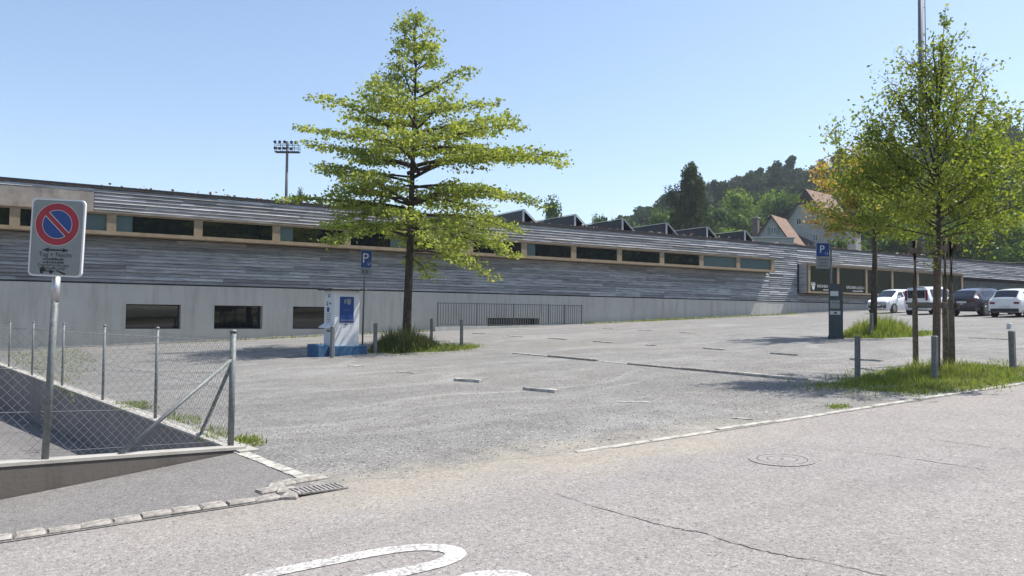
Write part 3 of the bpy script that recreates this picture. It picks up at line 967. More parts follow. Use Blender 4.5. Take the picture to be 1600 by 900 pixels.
# ================================================================== hill and woods behind the hall
AZ = np.radians([-60, -40, -20, 0, 15, 24.8, 28.3, 34.4, 37.2, 41.0, 46.4, 49.9, 53.9, 60, 70, 90, 120])
RH = np.array([4, 6, 44, 66, 66, 61, 55, 51, 48, 47, 40, 30, 22, 13, 7, 5, 4], float)


def hill_z(x, y):
    r = np.hypot(x, y); a = np.arctan2(y, x)
    top = np.interp(a, AZ, RH)
    z0 = np.interp(r, [60, 150, 400], [2.0, 8.0, 10.0])
    t = np.clip((r - 125) / 205, 0, 1)
    t = t * t * (3 - 2 * t)
    return z0 + np.maximum(top - z0, 0) * t - np.clip(r - 340, 0, None) * .05


aa = np.radians(np.linspace(-55, 118, 120)); rr = np.concatenate([np.linspace(100, 360, 40), [450, 600, 900]])
A_, R_ = np.meshgrid(aa, rr, indexing='ij')
X_, Y_ = R_ * np.cos(A_), R_ * np.sin(A_)
Z_ = hill_z(X_, Y_) + rng.normal(0, .3, X_.shape)
Z_[:, 0] -= 6
nr = len(rr)
idx = np.arange(len(aa) * nr).reshape(len(aa), nr)
Fq = np.stack([idx[:-1, :-1], idx[:-1, 1:], idx[1:, 1:], idx[1:, :-1]], -1).reshape(-1, 4)
tag(link('hill', fast_mesh('hill', np.stack([X_, Y_, Z_], -1), Fq, M['floor'], True)), 'wooded hillside rising behind the hall', kind='structure')


def leaf_quads(P, size, rg, flat_=0.0, aspect=.55):
    """one folded diamond leaf per point"""
    n = len(P)
    d = rg.normal(0, 1, (n, 3)); d[:, 2] *= (1 - flat_) ; d[:, 2] -= .25
    d /= np.linalg.norm(d, axis=1)[:, None]
    q = rg.normal(0, 1, (n, 3)); q[:, 2] *= .6
    s = np.cross(d, q); s /= (np.linalg.norm(s, axis=1)[:, None] + 1e-9)
    nn = np.cross(s, d)
    sz = (size * rg.uniform(.65, 1.35, n))[:, None]
    V = np.stack([P - d * sz * .5, P + s * sz * aspect * .5 + nn * sz * .08, P + d * sz * .5, P - s * sz * aspect * .5 + nn * sz * .08], 1)
    return V.reshape(-1, 3), np.arange(4 * n).reshape(n, 4)


def blob_points(rg, n, R, Hc, lobes, conic=0.0):
    """points on the skin of a lumpy crown standing on z=0..Hc"""
    cs = []
    for i in range(lobes):
        t = rg.uniform(.12, .92)
        w = R * (1 - .35 * abs(t - .42) / .5) * (1 - conic * t)
        a = rg.uniform(0, 6.28); q = rg.uniform(.2, .72) * w
        cs.append((q * math.cos(a), q * math.sin(a), t * Hc, rg.uniform(.28, .48) * R * (1 - .6 * conic * t)))
    cs.append((0, 0, Hc * .5, R * .6)); cs.append((0, 0, Hc * .82, R * .4 * (1 - .5 * conic)))
    cs = np.array(cs)
    k = rg.choice(len(cs), n, p=cs[:, 3] ** 2 / (cs[:, 3] ** 2).sum())
    d = rg.normal(0, 1, (n, 3)); d /= np.linalg.norm(d, axis=1)[:, None]
    P = cs[k, :3] + d * (cs[k, 3] * rg.uniform(.72, 1.12, n))[:, None] * np.array([1, 1, .85])
    return P, cs


def core_mesh(cs, sc=.8):
    import bmesh
    bm = bmesh.new()
    for x, y, z, r in cs:
        g = bmesh.ops.create_icosphere(bm, subdivisions=1, radius=r * sc)
        for v in g['verts']: v.co = Vector((v.co.x + x, v.co.y + y, v.co.z * .85 + z))
    V = np.array([v.co[:] for v in bm.verts]); bm.verts.index_update()
    Fc_ = np.array([[v.index for v in f.verts] for f in bm.faces]); bm.free()
    return V, Fc_


# far wood on the slope: one mass
protoV = []
for k in range(5):
    rg = np.random.default_rng(100 + k)
    P, cs = blob_points(rg, 950, 4.6, 9.5 if k < 4 else 13, 9, 0.0 if k < 4 else .8)
    V, Fq = leaf_quads(P, .85, rg, .2, .8)
    CV, CF = core_mesh(cs, .82)
    protoV.append((V, CV, CF))
LV, CVs, CFs = [], [], []
off = 0
rg = np.random.default_rng(3)
cnt = 0


def put_wood(x, y, z, s):
    global off, cnt
    V, CV, CF = protoV[int(rg.integers(0, 4)) if rg.random() < .86 else 4]
    a = rg.uniform(0, 6.28); c, s_ = math.cos(a), math.sin(a)
    Rm = np.array([[c, -s_, 0], [s_, c, 0], [0, 0, 1]]).T * s
    LV.append(V @ Rm + (x, y, z)); CVs.append(CV @ Rm + (x, y, z)); CFs.append(CF + off); off += len(CV); cnt += 1


for i in range(1400):
    a = math.radians(rg.uniform(6, 58)); r = math.sqrt(rg.uniform(165 ** 2, 350 ** 2))
    x, y = r * math.cos(a), r * math.sin(a)
    if hill_z(x, y) < 13 and rg.random() < .7: continue
    if cnt >= 620: break
    put_wood(x, y, float(hill_z(x, y)) - 1.0, rg.uniform(.8, 1.35))
for i in range(70):                                   # on the skyline
    a = math.radians(10 + i * .66); r = rg.uniform(318, 338)
    x, y = r * math.cos(a), r * math.sin(a)
    put_wood(x, y, float(hill_z(x, y)) - 1.5, rg.uniform(.75, 1.3))
V = np.concatenate(LV)
hw = tag(link('hill_wood', fast_mesh('hill_wood', V, np.arange(len(V)).reshape(-1, 4), M['leaf_far'])), 'dense dark green wood covering the far hillside', kind='stuff')
tag(link('inner_foliage', fast_mesh('inner_foliage', np.concatenate(CVs), np.concatenate(CFs), M['leaf_far']), hw), kind='stuff')
# wood on the opposite side of the road, seen mirrored in the hall windows
LV, CVs, CFs = [], [], []; off = 0
for i in range(90):
    x = -25 + i * 1.9 + rg.uniform(-1.5, 1.5); y = -42 - rg.uniform(0, 26)
    put_wood(x, y, gz(x) + 1.0, rg.uniform(1.3, 2.0))
V = np.concatenate(LV)
tag(link('roadside_wood', fast_mesh('roadside_wood', V, np.arange(len(V)).reshape(-1, 4), M['leaf_bright'])), 'wood on the far side of the road mirrored in the window strip', kind='stuff')

# single trees between hall and hill
tree_me = []
for k in range(4):
    rg2 = np.random.default_rng(40 + k)
    P, cs = blob_points(rg2, 4200, 5.0, 11.0, 15)
    Pi = P + rg2.normal(0, .22, P.shape)
    V, Fq = leaf_quads(Pi, .42, rg2, .2, .75)
    CV, CF = core_mesh(cs, .68)
    tree_me.append((V, Fq, CV, CF))
trunk_me = MB(); trunk_me.tube([(0, 0, -4), (0, 0, 2), (.1, .05, 6)], [.35, .3, .15], 8)
trunk_me = trunk_me.mesh('trunk', M['bark'])
cache_t = {}


def bg_tree(px, py, depth, rad, hgt, k, mat, label):
    top = atZ(px, py, depth)
    gzv = float(hill_z(top[0], top[1]))
    e = empty('broadleaf_tree', (top[0], top[1], top[2] - hgt))
    tag(e, label, 'tree', 'trees behind the hall')
    key = (k, mat)
    if key not in cache_t:
        V, Fq, CV, CF = tree_me[k]
        me = fast_mesh('crown', np.concatenate([V]), Fq, M[mat]); cm = fast_mesh('inner_foliage', CV, CF, M[mat])
        cache_t[key] = (me, cm)
    me, cm = cache_t[key]
    s = (rad / 5.0, rad / 5.0, hgt * .9 / 11.0)
    rz = rnd.uniform(0, 6.28)
    c = link('crown', me, e, (0, 0, hgt * .06), (0, 0, rz)); c.scale = s
    c2 = link('inner_foliage', cm, c)
    t = link('trunk', trunk_me, e); t.scale = (rad / 4.5, rad / 4.5, 1)
    return e


for a in [(1005, 343, 150, 5, 13, 0, 'leaf_wood', 'dark green tree rising left of the birch, above the fourth solar rack'),
          (1038, 326, 140, 5.5, 15, 1, 'leaf_wood', 'dark tree just left of the tall birch'),
          (1128, 308, 140, 6, 17, 2, 'leaf_wood', 'leafy tree directly right of the tall birch'),
          (1160, 300, 155, 6.5, 17, 3, 'leaf_bright', 'light green round tree two crowns right of the birch'),
          (1205, 292, 165, 7, 18, 0, 'leaf_bright', 'bright green tree behind the small gabled house'),
          (1240, 300, 162, 6.5, 17, 1, 'leaf_wood', 'green tree between the small house and the tall house'),
          (1142, 352, 95, 3.6, 8, 2, 'leaf_bright', 'low yellow-green tree behind the last solar rack'),
          (1176, 335, 150, 6, 15, 3, 'leaf_wood', 'dark tree behind the brick chimney of the small house'),
          (1345, 292, 165, 8, 19, 0, 'leaf_wood', 'big tree right behind the tall house'),
          (1400, 285, 150, 8, 19, 1, 'leaf_wood', 'tree behind the golden-leaved tree'),
          (1452, 282, 142, 8, 19, 2, 'leaf_wood', 'tree behind the staked tree beside the mast'),
          (1508, 272, 135, 8, 20, 3, 'leaf_wood', 'large dark tree right of the staked tree'),
          (1556, 268, 128, 7.5, 19, 0, 'leaf_wood', 'broad tree below the far skyline at the right'),
          (1604, 262, 120, 7.5, 19, 1, 'leaf_wood', 'dark tree at the right edge, last but one of the trees behind the hall'),
          (1535, 330, 100, 4.8, 12, 2, 'leaf_bright', 'yellow-green tree above the right part of the hall roof'),
          (1590, 338, 96, 4.8, 12, 3, 'leaf_bright', 'yellow-green tree at the far right above the roof'),
          (1480, 345, 104, 5, 12, 0, 'leaf_wood', 'lower tree behind the stakes of the staked tree'),
          (1415, 352, 106, 5, 12, 1, 'leaf_wood', 'lower dark tree right of the roof chimney'),
          (1318, 362, 112, 4, 10, 2, 'leaf_wood', 'dark bush below the tall house beside the roof chimney'),
          (1640, 300, 118, 7, 18, 2, 'leaf_wood', 'dark tree at the right edge, rightmost of the trees behind the hall'),
          (866, 312, 120, 3.2, 14, 3, 'leaf_wood', 'pale grey-green treetop above the second solar rack'),
          (933, 335, 130, 1.6, 12, 1, 'leaf_wood', 'small treetop above the third solar rack, left one'),
          (957, 336, 130, 1.4, 12, 2, 'leaf_wood', 'small treetop above the third solar rack, right one'),
          (470, 284, 120, 1.0, 14, 0, 'leaf_far', 'slim dark treetop peeking over the roof beside the floodlight mast')]:
    bg_tree(*a)

# tall birch with hanging twigs
bt = atZ(1080, 248, 110)
bh = 18.0
e = empty('birch_tree', (bt[0], bt[1], bt[2] - bh))
tag(e, 'tall dark birch with drooping twigs standing above the hall roof', 'tree')
rgb_ = np.random.default_rng(77)
m = MB(); m.tube([(0, 0, -3), (.1, 0, 6), (0, .1, 12), (.1, .1, 17.5)], [.32, .24, .13, .03], 8)
P = []
for i in range(260):
    h = rgb_.uniform(4, 17.6)
    w = np.interp(h, [4, 7, 10, 13, 15.5, 17.6], [4.2, 3.9, 3.0, 2.2, 1.9, .5])
    a = rgb_.uniform(0, 6.28); q = w * rgb_.uniform(.25, 1.0) ** .7
    x, y = q * math.cos(a), q * math.sin(a)
    if i < 34: m.tube([(0, 0, h - 1.2), (x * .6, y * .6, h), (x, y, h - .3)], [.06, .03, .01], 4)
    L = rgb_.uniform(1.0, 2.8)
    n = int(46 * L)
    t = rgb_.uniform(0, 1, n)
    P.append(np.stack([x + rgb_.normal(0, .13, n) * (1 - .3 * t), y + rgb_.normal(0, .13, n), h - t * L + rgb_.normal(0, .1, n)], 1))
a = 3.5                                               # one limb stands out to the left
for i in range(16):
    lr = -_r0 * rgb_.uniform(2.2, 3.8); n = 50; t = rgb_.uniform(0, 1, n)
    P.append(np.stack([lr[0] + rgb_.normal(0, .12, n), lr[1] + rgb_.normal(0, .12, n), 13.6 + rgb_.uniform(-.6, .8) - t * 2.2], 1))
m.tube([(0, 0, 11), tuple(-_r0[:2] * 1.8) + (13.2,), tuple(-_r0[:2] * 3.4) + (14.0,)], [.09, .05, .02], 5)
m.build('trunk', M['bark'], e)
V, Fq = leaf_quads(np.concatenate(P), .26, rgb_, 0, .6)
link('crown', fast_mesh('crown', V, Fq, M['leaf_birch']), e)

# houses -----------------------------------------------------------------
def house(name, label, apex, ridge_dir, half_w, drop, length, base_z, over=.45, roofmat='tiles'):
    """gable front centred under the apex; ridge runs away along ridge_dir"""
    rz = math.atan2(ridge_dir[1], ridge_dir[0]) - math.pi / 2
    e = empty(name, (apex[0], apex[1], base_z), rz)
    tag(e, label, 'house')
    ht = apex[2] - base_z; ev = ht - drop
    m = MB()
    m.prism([(-half_w, 0), (half_w, 0), (half_w, ev), (0, ht - .12), (-half_w, ev)], lambda a, b: (a, 0, b), lambda a, b: (a, length, b))
    m.build('wall', M['plaster'], e, fix=True)
    r = MB(); k = drop / half_w
    for sg in (-1, 1):
        x1 = sg * (half_w + over); z1 = ht - k * (half_w + over)
        vs = [(0, -over, ht), (x1, -over, z1), (x1, length + over, z1), (0, length + over, ht)]
        vs += [(x, y, z + .16) for x, y, z in vs]
        r.add(vs, [(0, 1, 2, 3), (4, 5, 6, 7), (0, 1, 5, 4), (1, 2, 6, 5), (2, 3, 7, 6), (3, 0, 4, 7)])
    rf = r.build('roof', M[roofmat], e, fix=True)
    b = MB()
    for sg in (-1, 1):
        x1 = sg * (half_w + over); z1 = ht - k * (half_w + over)
        b.add([(0, -over - .03, ht - .12), (x1, -over - .03, z1 - .12), (x1, -over - .03, z1 + .2), (0, -over - .03, ht + .2), (0, -over + .02, ht - .12), (x1, -over + .02, z1 - .12), (x1, -over + .02, z1 + .2), (0, -over + .02, ht + .2)],
              [(0, 1, 2, 3), (7, 6, 5, 4), (0, 4, 5, 1), (2, 6, 7, 3), (1, 5, 6, 2)])
    b.build('barge_board', M['brown_wood'], rf, fix=True)
    return e, ht, ev


def hwin(e, x, z, w, h, shutters=True):
    f = MB(); f.box(x - w / 2, x + w / 2, -.06, .02, z, z + h); f = f.build('window', M['white_paint'], e)
    for sx in (-1, 1):
        p = MB(); p.box(x + sx * w * .24 - w * .19, x + sx * w * .24 + w * .19, -.075, -.062, z + .08, z + h - .08); p.build('pane', M['glass'], f)
    if shutters:
        for sx in (-1, 1):
            s = MB(); s.box(x + sx * (w * .5 + .3) - .27, x + sx * (w * .5 + .3) + .27, -.08, -.02, z, z + h); s.build('shutter', M['shutter'], e)


f2d = np.array([_w[0], _w[1]]) / np.hypot(_w[0], _w[1]); r2d = np.array([_r0[0], _r0[1]])
ap = atZ(1206, 337, 130)
e, ht, ev = house('house', 'small pale house with steep tiled gable and shuttered window above the roof', ap, r2d * .62 + f2d * .78, 2.9, 4.2, 6.5, ap[2] - 11)
hwin(e, .3, ht - 3.2, .85, 1.25)
hwin(e, -.9, ht - 6.9, .85, 1.25); hwin(e, 1.2, ht - 6.9, .85, 1.25)
m = MB(); m.bbox(-3.75, -2.85, 1.0, 1.9, ht - 8, ht - .1, .03); ch = m.build('chimney', M['chimney'], e)
m = MB(); m.box(-3.85, -2.75, .9, 2.0, ht - .1, ht + .08); m.build('chimney_cap', M['capstone'], ch)
ap = atZ(1261, 297, 140)
e, ht, ev = house('house', 'tall pale house with brown tiled roof partly hidden by golden leaves', ap, r2d * .75 + f2d * .66, 4.4, 6.2, 9, ap[2] - 16, .6)
hwin(e, 1.6, ht - 6.2, .9, 1.3, False); hwin(e, -1.6, ht - 6.2, .9, 1.3, False); hwin(e, 1.6, ht - 9.4, .9, 1.3, False)
m = MB(); m.prism([(-1.7, ht - 2.5), (1.7, ht - 2.5), (0, ht - .3)], lambda a, b: (a, -.08, b), lambda a, b: (a, -.01, b)); m.build('gable_boarding', M['brown_wood'], e, fix=True)
m = MB(); m.add([(-5.2, -.6, ht - 6.4), (1.5, -.6, ht - 9.6), (1.5, -3.6, ht - 11.4), (-5.2, -3.6, ht - 10.5), (-5.2, -.6, ht - 6.65), (1.5, -.6, ht - 9.85), (1.5, -3.6, ht - 11.65), (-5.2, -3.6, ht - 10.75)], [(0, 1, 2, 3), (7, 6, 5, 4), (0, 4, 5, 1), (1, 5, 6, 2), (2, 6, 7, 3), (3, 7, 4, 0)])
m.build('lower_roof', M['brown_wood'], e, fix=True)
m = MB(); m.box(-5.0, 1.3, -3.2, 0, 0, ht - 11.7); m.build('annex_wall', M['plaster'], e)
p = atZ(1205, 372, 112)
e = empty('outbuilding', (p[0], p[1], 6), math.atan2(r2d[1], r2d[0]))
tag(e, 'low white outbuilding in front of the small gabled house', 'building')
m = MB(); m.box(-3.4, 3.3, 0, 4, 0, p[2] - 6 + .0); m.build('wall', M['plaster'], e)
m = MB(); m.box(-3.6, 3.5, -.2, 4.2, p[2] - 6 + .002, p[2] - 6 + .16); m.build('roof', M['alu'], e)

# masts --------------------------------------------------------------------
pm_ = atZ(449, 226, 95)
e = empty('floodlight_mast', (pm_[0], pm_[1], 2.0), math.atan2(r2d[1], r2d[0]))
tag(e, 'slim floodlight mast with a lamp platform left of the big tree', 'mast')
top = pm_[2] - 2.0
m = MB(); m.tube([(0, 0, 0), (0, 0, top + .4)], [.24, .15], 12); m.build('pole', M['dark_metal'], e)
m = MB()
m.box(-1.45, 1.5, -.4, .4, top - 1.0, top - .88)
for z in (top - .45, top): m.box(-1.45, 1.5, -.42, -.37, z - .03, z + .03); m.box(-1.45, 1.5, .37, .42, z - .03, z + .03)
for x in (-1.43, -.7, .75, 1.48):
    for y in (-.4, .4): m.box(x - .025, x + .025, y - .025, y + .025, top - .9, top)
m.build('platform', M['dark_metal'], e)
lm = MB(); lm.tube([(0, -.18, 0), (0, .12, .1), (0, .22, .14)], [.19, .15, .06], 10); lm = lm.mesh('floodlight', M['dark_metal'])
for x, z in ((-1.5, .28), (-.95, .24), (-.35, .26), (.5, .24), (1.1, .2), (-1.5, -.5), (-.9, -.55), (-.3, -.55), (.45, -.6)):
    link('floodlight', lm, e, (x, -.1, top + z), (rnd.uniform(-.3, .2), 0, rnd.uniform(-.6, .6)))
pm_ = atZ(1440, 240, 88)
e = empty('tall_mast', (pm_[0], pm_[1], 3.0), math.atan2(r2d[1], r2d[0]))
tag(e, 'very tall grey mast with a ladder rail rising behind the staked tree', 'mast')
m = MB(); m.tube([(0, 0, 0), (0, 0, 42)], [.36, .25], 14); m.build('pole', M['rail'], e)
m = MB(); m.tube([(.62, 0, 1), (.52, 0, 42)], [.07, .07], 6)
for k in range(14): m.box(.25, .6, -.03, .03, 1.5 + k * 3.0, 1.56 + k * 3.0)
m.build('ladder_rail', M['galv'], e)
c0, c1 = atZ(1500, 404, 88), atZ(1700, 394, 88)
m = MB(); m.tube([tuple(c0 + (c1 - c0) * t - np.array([0, 0, .8 * math.sin(math.pi * t)])) for t in np.linspace(0, 1, 9)], .025, 4)
tag(m.build('overhead_cable', M['dark_metal']), 'thin overhead cable above the roof at the right', 'cable')

# sedum along the roof edge
n = 2600
x = rng.uniform(2, 66, n); y = rng.uniform(37.15, 38.6, n)
clump = (np.sin(x * 2.1) + np.sin(x * 5.3 + 1) + np.sin(x * 11.0)) * .33
z = 6.87 + np.abs(rng.normal(0, .07, n)) + np.clip(clump, 0, 1) * rng.uniform(0, .22, n)
V, Fq = leaf_quads(np.stack([x, y, z], 1), .14, rng, 0, .8)
tag(link('roof_sedum', fast_mesh('roof_sedum', V, Fq, M['sedum'])), 'reddish sedum and pale pebbles along the green roof edge', kind='stuff')

# ================================================================== trees on the lot
def interp_pts(pts, t):
    pts = np.asarray(pts, float); n = len(pts) - 1
    u = np.clip(t, 0, .99999) * n; i = u.astype(int); f = (u - i)[:, None]
    return pts[i] * (1 - f) + pts[i + 1] * f


CAMR = np.array([r2d[0], r2d[1], 0.0])

# pin oak in the middle ------------------------------------------------------
T0 = G(635, 541)
e = empty('oak_tree', T0)
tag(e, 'large light green conical oak growing beside the white ticket kiosk', 'tree')
rt = np.random.default_rng(21)
m = MB()
trunk = [(0, 0, -.1), (.0, 0, .25), (.02, 0, 1.5), (.08, .02, 3.2), (.10, .02, 5.2), (.16, .03, 8.0), (.20, .03, 10.1), (.16, .05, 11.5)]
trunk = [tuple(CAMR * p[0] + np.array([0, p[1], p[2]])) for p in trunk]
m.tube(trunk, [.23, .17, .15, .135, .105, .07, .038, .012], 10)
trz = np.array([p[2] for p in trunk]); trx = np.array(trunk)
LP = []
tiers = [3.65, 4.05, 4.5, 5.1, 5.8, 6.4, 7.0, 7.6, 8.2, 8.8, 9.4, 9.9, 10.4, 10.85, 11.2]
ga = 0.3
for ti, h0 in enumerate(tiers):
    nb = 7 if h0 < 6.6 else (6 if h0 < 9 else 4)
    for b in range(nb):
        ga += 2.39996 if b else 1.1
        az = ga + rt.normal(0, .2)
        sd0 = math.cos(az) * CAMR[0] + math.sin(az) * CAMR[1]
        h = h0 + rt.normal(0, .2) + (.55 * max(0, -sd0) if h0 < 4.6 else 0)
        Lm = np.interp(h, [3.3, 4.1, 5.0, 6.0, 7.0, 8.0, 9.0, 10, 11, 12], [3.6, 4.9, 5.4, 5.2, 4.7, 3.8, 2.2, 1.35, .95, .6])
        dirv = np.array([math.cos(az), math.sin(az), 0.0])
        side = float(dirv @ CAMR)
        L = Lm * rt.uniform(.58, 1.08) * (1 + (.10 if h < 6.8 else -.02) * side)
        if side < -.3: L *= (1.0 if 6.6 < h < 8.4 else .88)
        el = np.interp(h, [3.3, 5, 8, 11, 12], [.10, .20, .35, .7, 1.0]) + rt.normal(0, .07)
        droop = np.interp(h, [3.3, 5, 7, 10], [.32, .26, .14, 0.0]) * (1 + (.12 if side > 0 else .6) * side)
        st = np.array([np.interp(h, trz, trx[:, 0]), np.interp(h, trz, trx[:, 1]), h])
        pts = []
        for s in np.linspace(0, 1, 7):
            z = math.sin(el) * L * s - droop * L * s ** 2.2
            pts.append(st + dirv * L * s * math.cos(el) + np.array([0, 0, z]) + (np.cross(dirv, [0, 0, 1]) * math.sin(s * 3 + b) * .06 * L))
        r0 = .018 + .011 * L
        m.tube(pts, list(np.linspace(r0, .006, 7)), 5, cap=False)
        pts = np.array(pts)
        nsub = max(3, int(L * 3.4))
        for q in range(nsub):
            s = .22 + .78 * (q + rt.random() * .6) / nsub
            base = interp_pts(pts, np.array([s]))[0]
            sg = 1 if q % 2 else -1
            sd = dirv * .65 + np.cross([0, 0, 1], dirv) * sg * rt.uniform(.5, 1.1) + np.array([0, 0, rt.uniform(-.12, .22)])
            sd /= np.linalg.norm(sd)
            l2 = (.22 + .25 * L * (1.05 - s) + .12) * rt.uniform(.7, 1.25)
            l2 = min(l2, 1.25)
            end = base + sd * l2 + np.array([0, 0, -.08 * l2])
            if l2 > .35: m.tube([base, (base + end) / 2 + np.array([0, 0, .03]), end], [.009, .006, .003], 3, cap=False)
            n = int(10 + 46 * l2)
            t = rt.uniform(.15, 1.05, n)[:, None]
            P = base + (end - base) * t + rt.normal(0, 1, (n, 3)) * np.array([.14, .14, .06])
            LP.append(P)
        n = int(14 + 9 * L)
        P = interp_pts(pts, rt.uniform(.55, 1, n)) + rt.normal(0, 1, (n, 3)) * np.array([.12, .12, .07])
        LP.append(P)
m.build('trunk', M['bark'], e)
P = np.concatenate(LP)
V, Fq = leaf_quads(P, .125, rt, .35, .6)
link('crown', fast_mesh('crown', V, Fq, M['leaf_oak']), e)
print('oak leaves', len(P))


# young trees on the right ------------------------------------------------------
def young_tree(loc, label, H_, th, spread, crown0, leaders, seed, nl, leafsize, gold=None, wrap=None, lean=(0, 0), dens=1.0):
    e = empty('young_tree', loc)
    tag(e, label, 'tree')
    rt = np.random.default_rng(seed)
    m = MB()
    tr = []
    for s in np.linspace(0, 1, 8):
        tr.append((lean[0] * s + .05 * math.sin(s * 5), lean[1] * s + .04 * math.cos(s * 4), -.05 + H_ * .86 * s))
    tr = np.array(tr)
    m.tube(tr, [th, th * .85, th * .75, th * .62, th * .48, th * .33, th * .2, .012], 9)
    LP, LG = [], []
    for b in range(nl):
        f = b / (nl - 1)
        h = crown0 + (H_ * .82 - crown0) * f ** 1.15
        az = b * 2.39996 + rt.normal(0, .25)
        dv = np.array([math.cos(az), math.sin(az), 0]); side = float(dv @ CAMR)
        L = spread * np.interp(f, [0, .15, .4, .7, 1], [.9, 1.05, .85, .48, .24]) * rt.uniform(.7, 1.15)
        el = np.interp(f, [0, .3, 1], [.26, .50, 1.0]) + rt.normal(0, .10)
        st = np.array([np.interp(h, tr[:, 2], tr[:, 0]), np.interp(h, tr[:, 2], tr[:, 1]), h])
        pts = np.array([st + dv * L * s * math.cos(el) + np.array([0, 0, L * s * math.sin(el) + .10 * L * s * s * (1 if f > .3 else -.25)]) + rt.normal(0, .03 * L, 3) * s for s in np.linspace(0, 1, 6)])
        m.tube(pts, list(np.linspace(th * .26, .004, 6)), 5, cap=False)
        pg = gold(side, h) if gold else 0.0
        ns = int(4 + L * 4.5)
        for q in range(ns):
            s = .22 + .78 * (q + rt.random()) / ns
            base = interp_pts(pts, np.array([s]))[0]
            sd = dv * .5 + rt.normal(0, .6, 3) + np.array([0, 0, .22]); sd /= np.linalg.norm(sd)
            l2 = rt.uniform(.22, .62) * (1.15 - .5 * s) * min(1.2, spread / 1.7)
            end = base + sd * l2
            m.tube([base, end], [.007, .003], 3, cap=False)
            n = int((12 + 34 * l2) * (2.1 if f < .42 else .72) * dens)
            t = rt.uniform(.1, 1.1, n)[:, None]
            PP = base + (end - base) * t + rt.normal(0, 1, (n, 3)) * np.array([.085, .085, .065]) * min(1.3, spread / 1.6)
            kg = rt.random(n) < pg * (s ** 1.5) * 1.25
            LP.append(PP[~kg]); LG.append(PP[kg])
    for (dx, dy, h0, h1) in leaders:
        st = np.array([np.interp(h0, tr[:, 2], tr[:, 0]), np.interp(h0, tr[:, 2], tr[:, 1]), h0])
        en = CAMR * dx + np.array([0, dy, h1]); pts = np.array([st, st * .45 + en * .55 + CAMR * dx * -.06, en])
        m.tube(pts, [.022, .012, .004], 5, cap=False)
        for q in range(int((h1 - h0) * 9)):
            s = rt.uniform(.3, 1.0)
            b = interp_pts(pts, np.array([s]))[0]
            d = rt.normal(0, 1, 3); d[2] = abs(d[2]) * .5; d /= np.linalg.norm(d)
            en2 = b + d * rt.uniform(.08, .26) * (1.3 - s * .8)
            m.tube([b, en2], [.005, .002], 3, cap=False)
            n = 12
            LP.append(b + (en2 - b) * rt.uniform(.3, 1.1, n)[:, None] + rt.normal(0, .04, (n, 3)))
    m.build('trunk', M['bark'], e)
    P = np.concatenate(LP)
    V, Fq = leaf_quads(P, leafsize, rt, .15, .6)
    link('crown', fast_mesh('crown', V, Fq, M['leaf_young']), e)
    if gold:
        V, Fq = leaf_quads(np.concatenate(LG), leafsize * 1.1, rt, .15, .6)
        o = link('golden_foliage', fast_mesh('golden_foliage', V, Fq, M['leaf_gold']), e); o['label'] = 'golden yellow leaves on the left side'
    if wrap:
        w = MB(); w.tube([(tr[0][0], tr[0][1], 0), (tr[1][0], tr[1][1], .8), (tr[2][0], tr[2][1], wrap)], [th * 1.12, th * 1.05, th * .98], 10); w.build('trunk_wrap', M['jute'], e)
    print(label, len(P))
    return e


TR = G(1465, 590)
young_tree(TR, 'young open-crowned tree tied to wooden stakes in the grass island by the road', 6.7, .064, 2.2, 2.5,
           [(.30, .1, 4.2, 6.75), (-.45, 0, 3.6, 5.2), (.95, .1, 3.0, 5.05), (-1.35, .1, 3.0, 4.75), (-.8, -.1, 3.3, 5.1), (.05, .2, 4.0, 5.7)], 5, 54, .068, None, 2.2, (.03, 0))
T2 = G(1366, 526)
young_tree(T2, 'small tree with golden leaves on one side behind the parking meter', 7.6, .13, 2.6, 3.4,
           [(-1.7, 0, 4.5, 7.2), (.8, 0, 4.5, 7.6)], 9, 40, .10,
           lambda side, h: min(1.0, max(0.0, -side * .98 + .06)), None, (0, 0), .72)

# stakes of the front tree
st = empty('tree_stakes', TR)
tag(st, 'weathered wooden stake frame holding the young tree', 'tree stakes')
S_ = [G(1431, 571) - TR, G(1488, 580) - TR, G(1478, 573) - TR]
tops = []
for sx in S_:
    m = MB(); h = 2.62
    tp = (sx[0] + .0, sx[1], sx[2] + h)
    m.tube([(sx[0], sx[1], sx[2] - .1), ((sx[0] + tp[0]) / 2, sx[1] + .01, sx[2] + h / 2), tp], [.058, .055, .05], 8)
    m.build('stake', M['timber'], st); tops.append(np.array(tp))
for k, dz in ((0, -.22), (1, -1.36)):
    for (a, b) in ((0, 1), (1, 2), (2, 0)):
        p, q = tops[a] + np.array([0, 0, dz]), tops[b] + np.array([0, 0, dz])
        d = (q - p) / np.linalg.norm(q - p); n_ = np.array([-d[1], d[0], 0]) * .065
        p2, q2 = p - d * .12, q + d * .12
        m = MB()
        vs = [p2 + n_ * .75 + (0, 0, -.06), q2 + n_ * .75 + (0, 0, -.06), q2 + n_ * 1.25 + (0, 0, -.06), p2 + n_ * 1.25 + (0, 0, -.06)]
        vs += [v + np.array([0, 0, .11]) for v in vs]
        m.add(vs, [(0, 3, 2, 1), (4, 5, 6, 7), (0, 1, 5, 4), (1, 2, 6, 5), (2, 3, 7, 6), (3, 0, 4, 7)])
        m.build('cross_rail', M['timber'], st, fix=True)

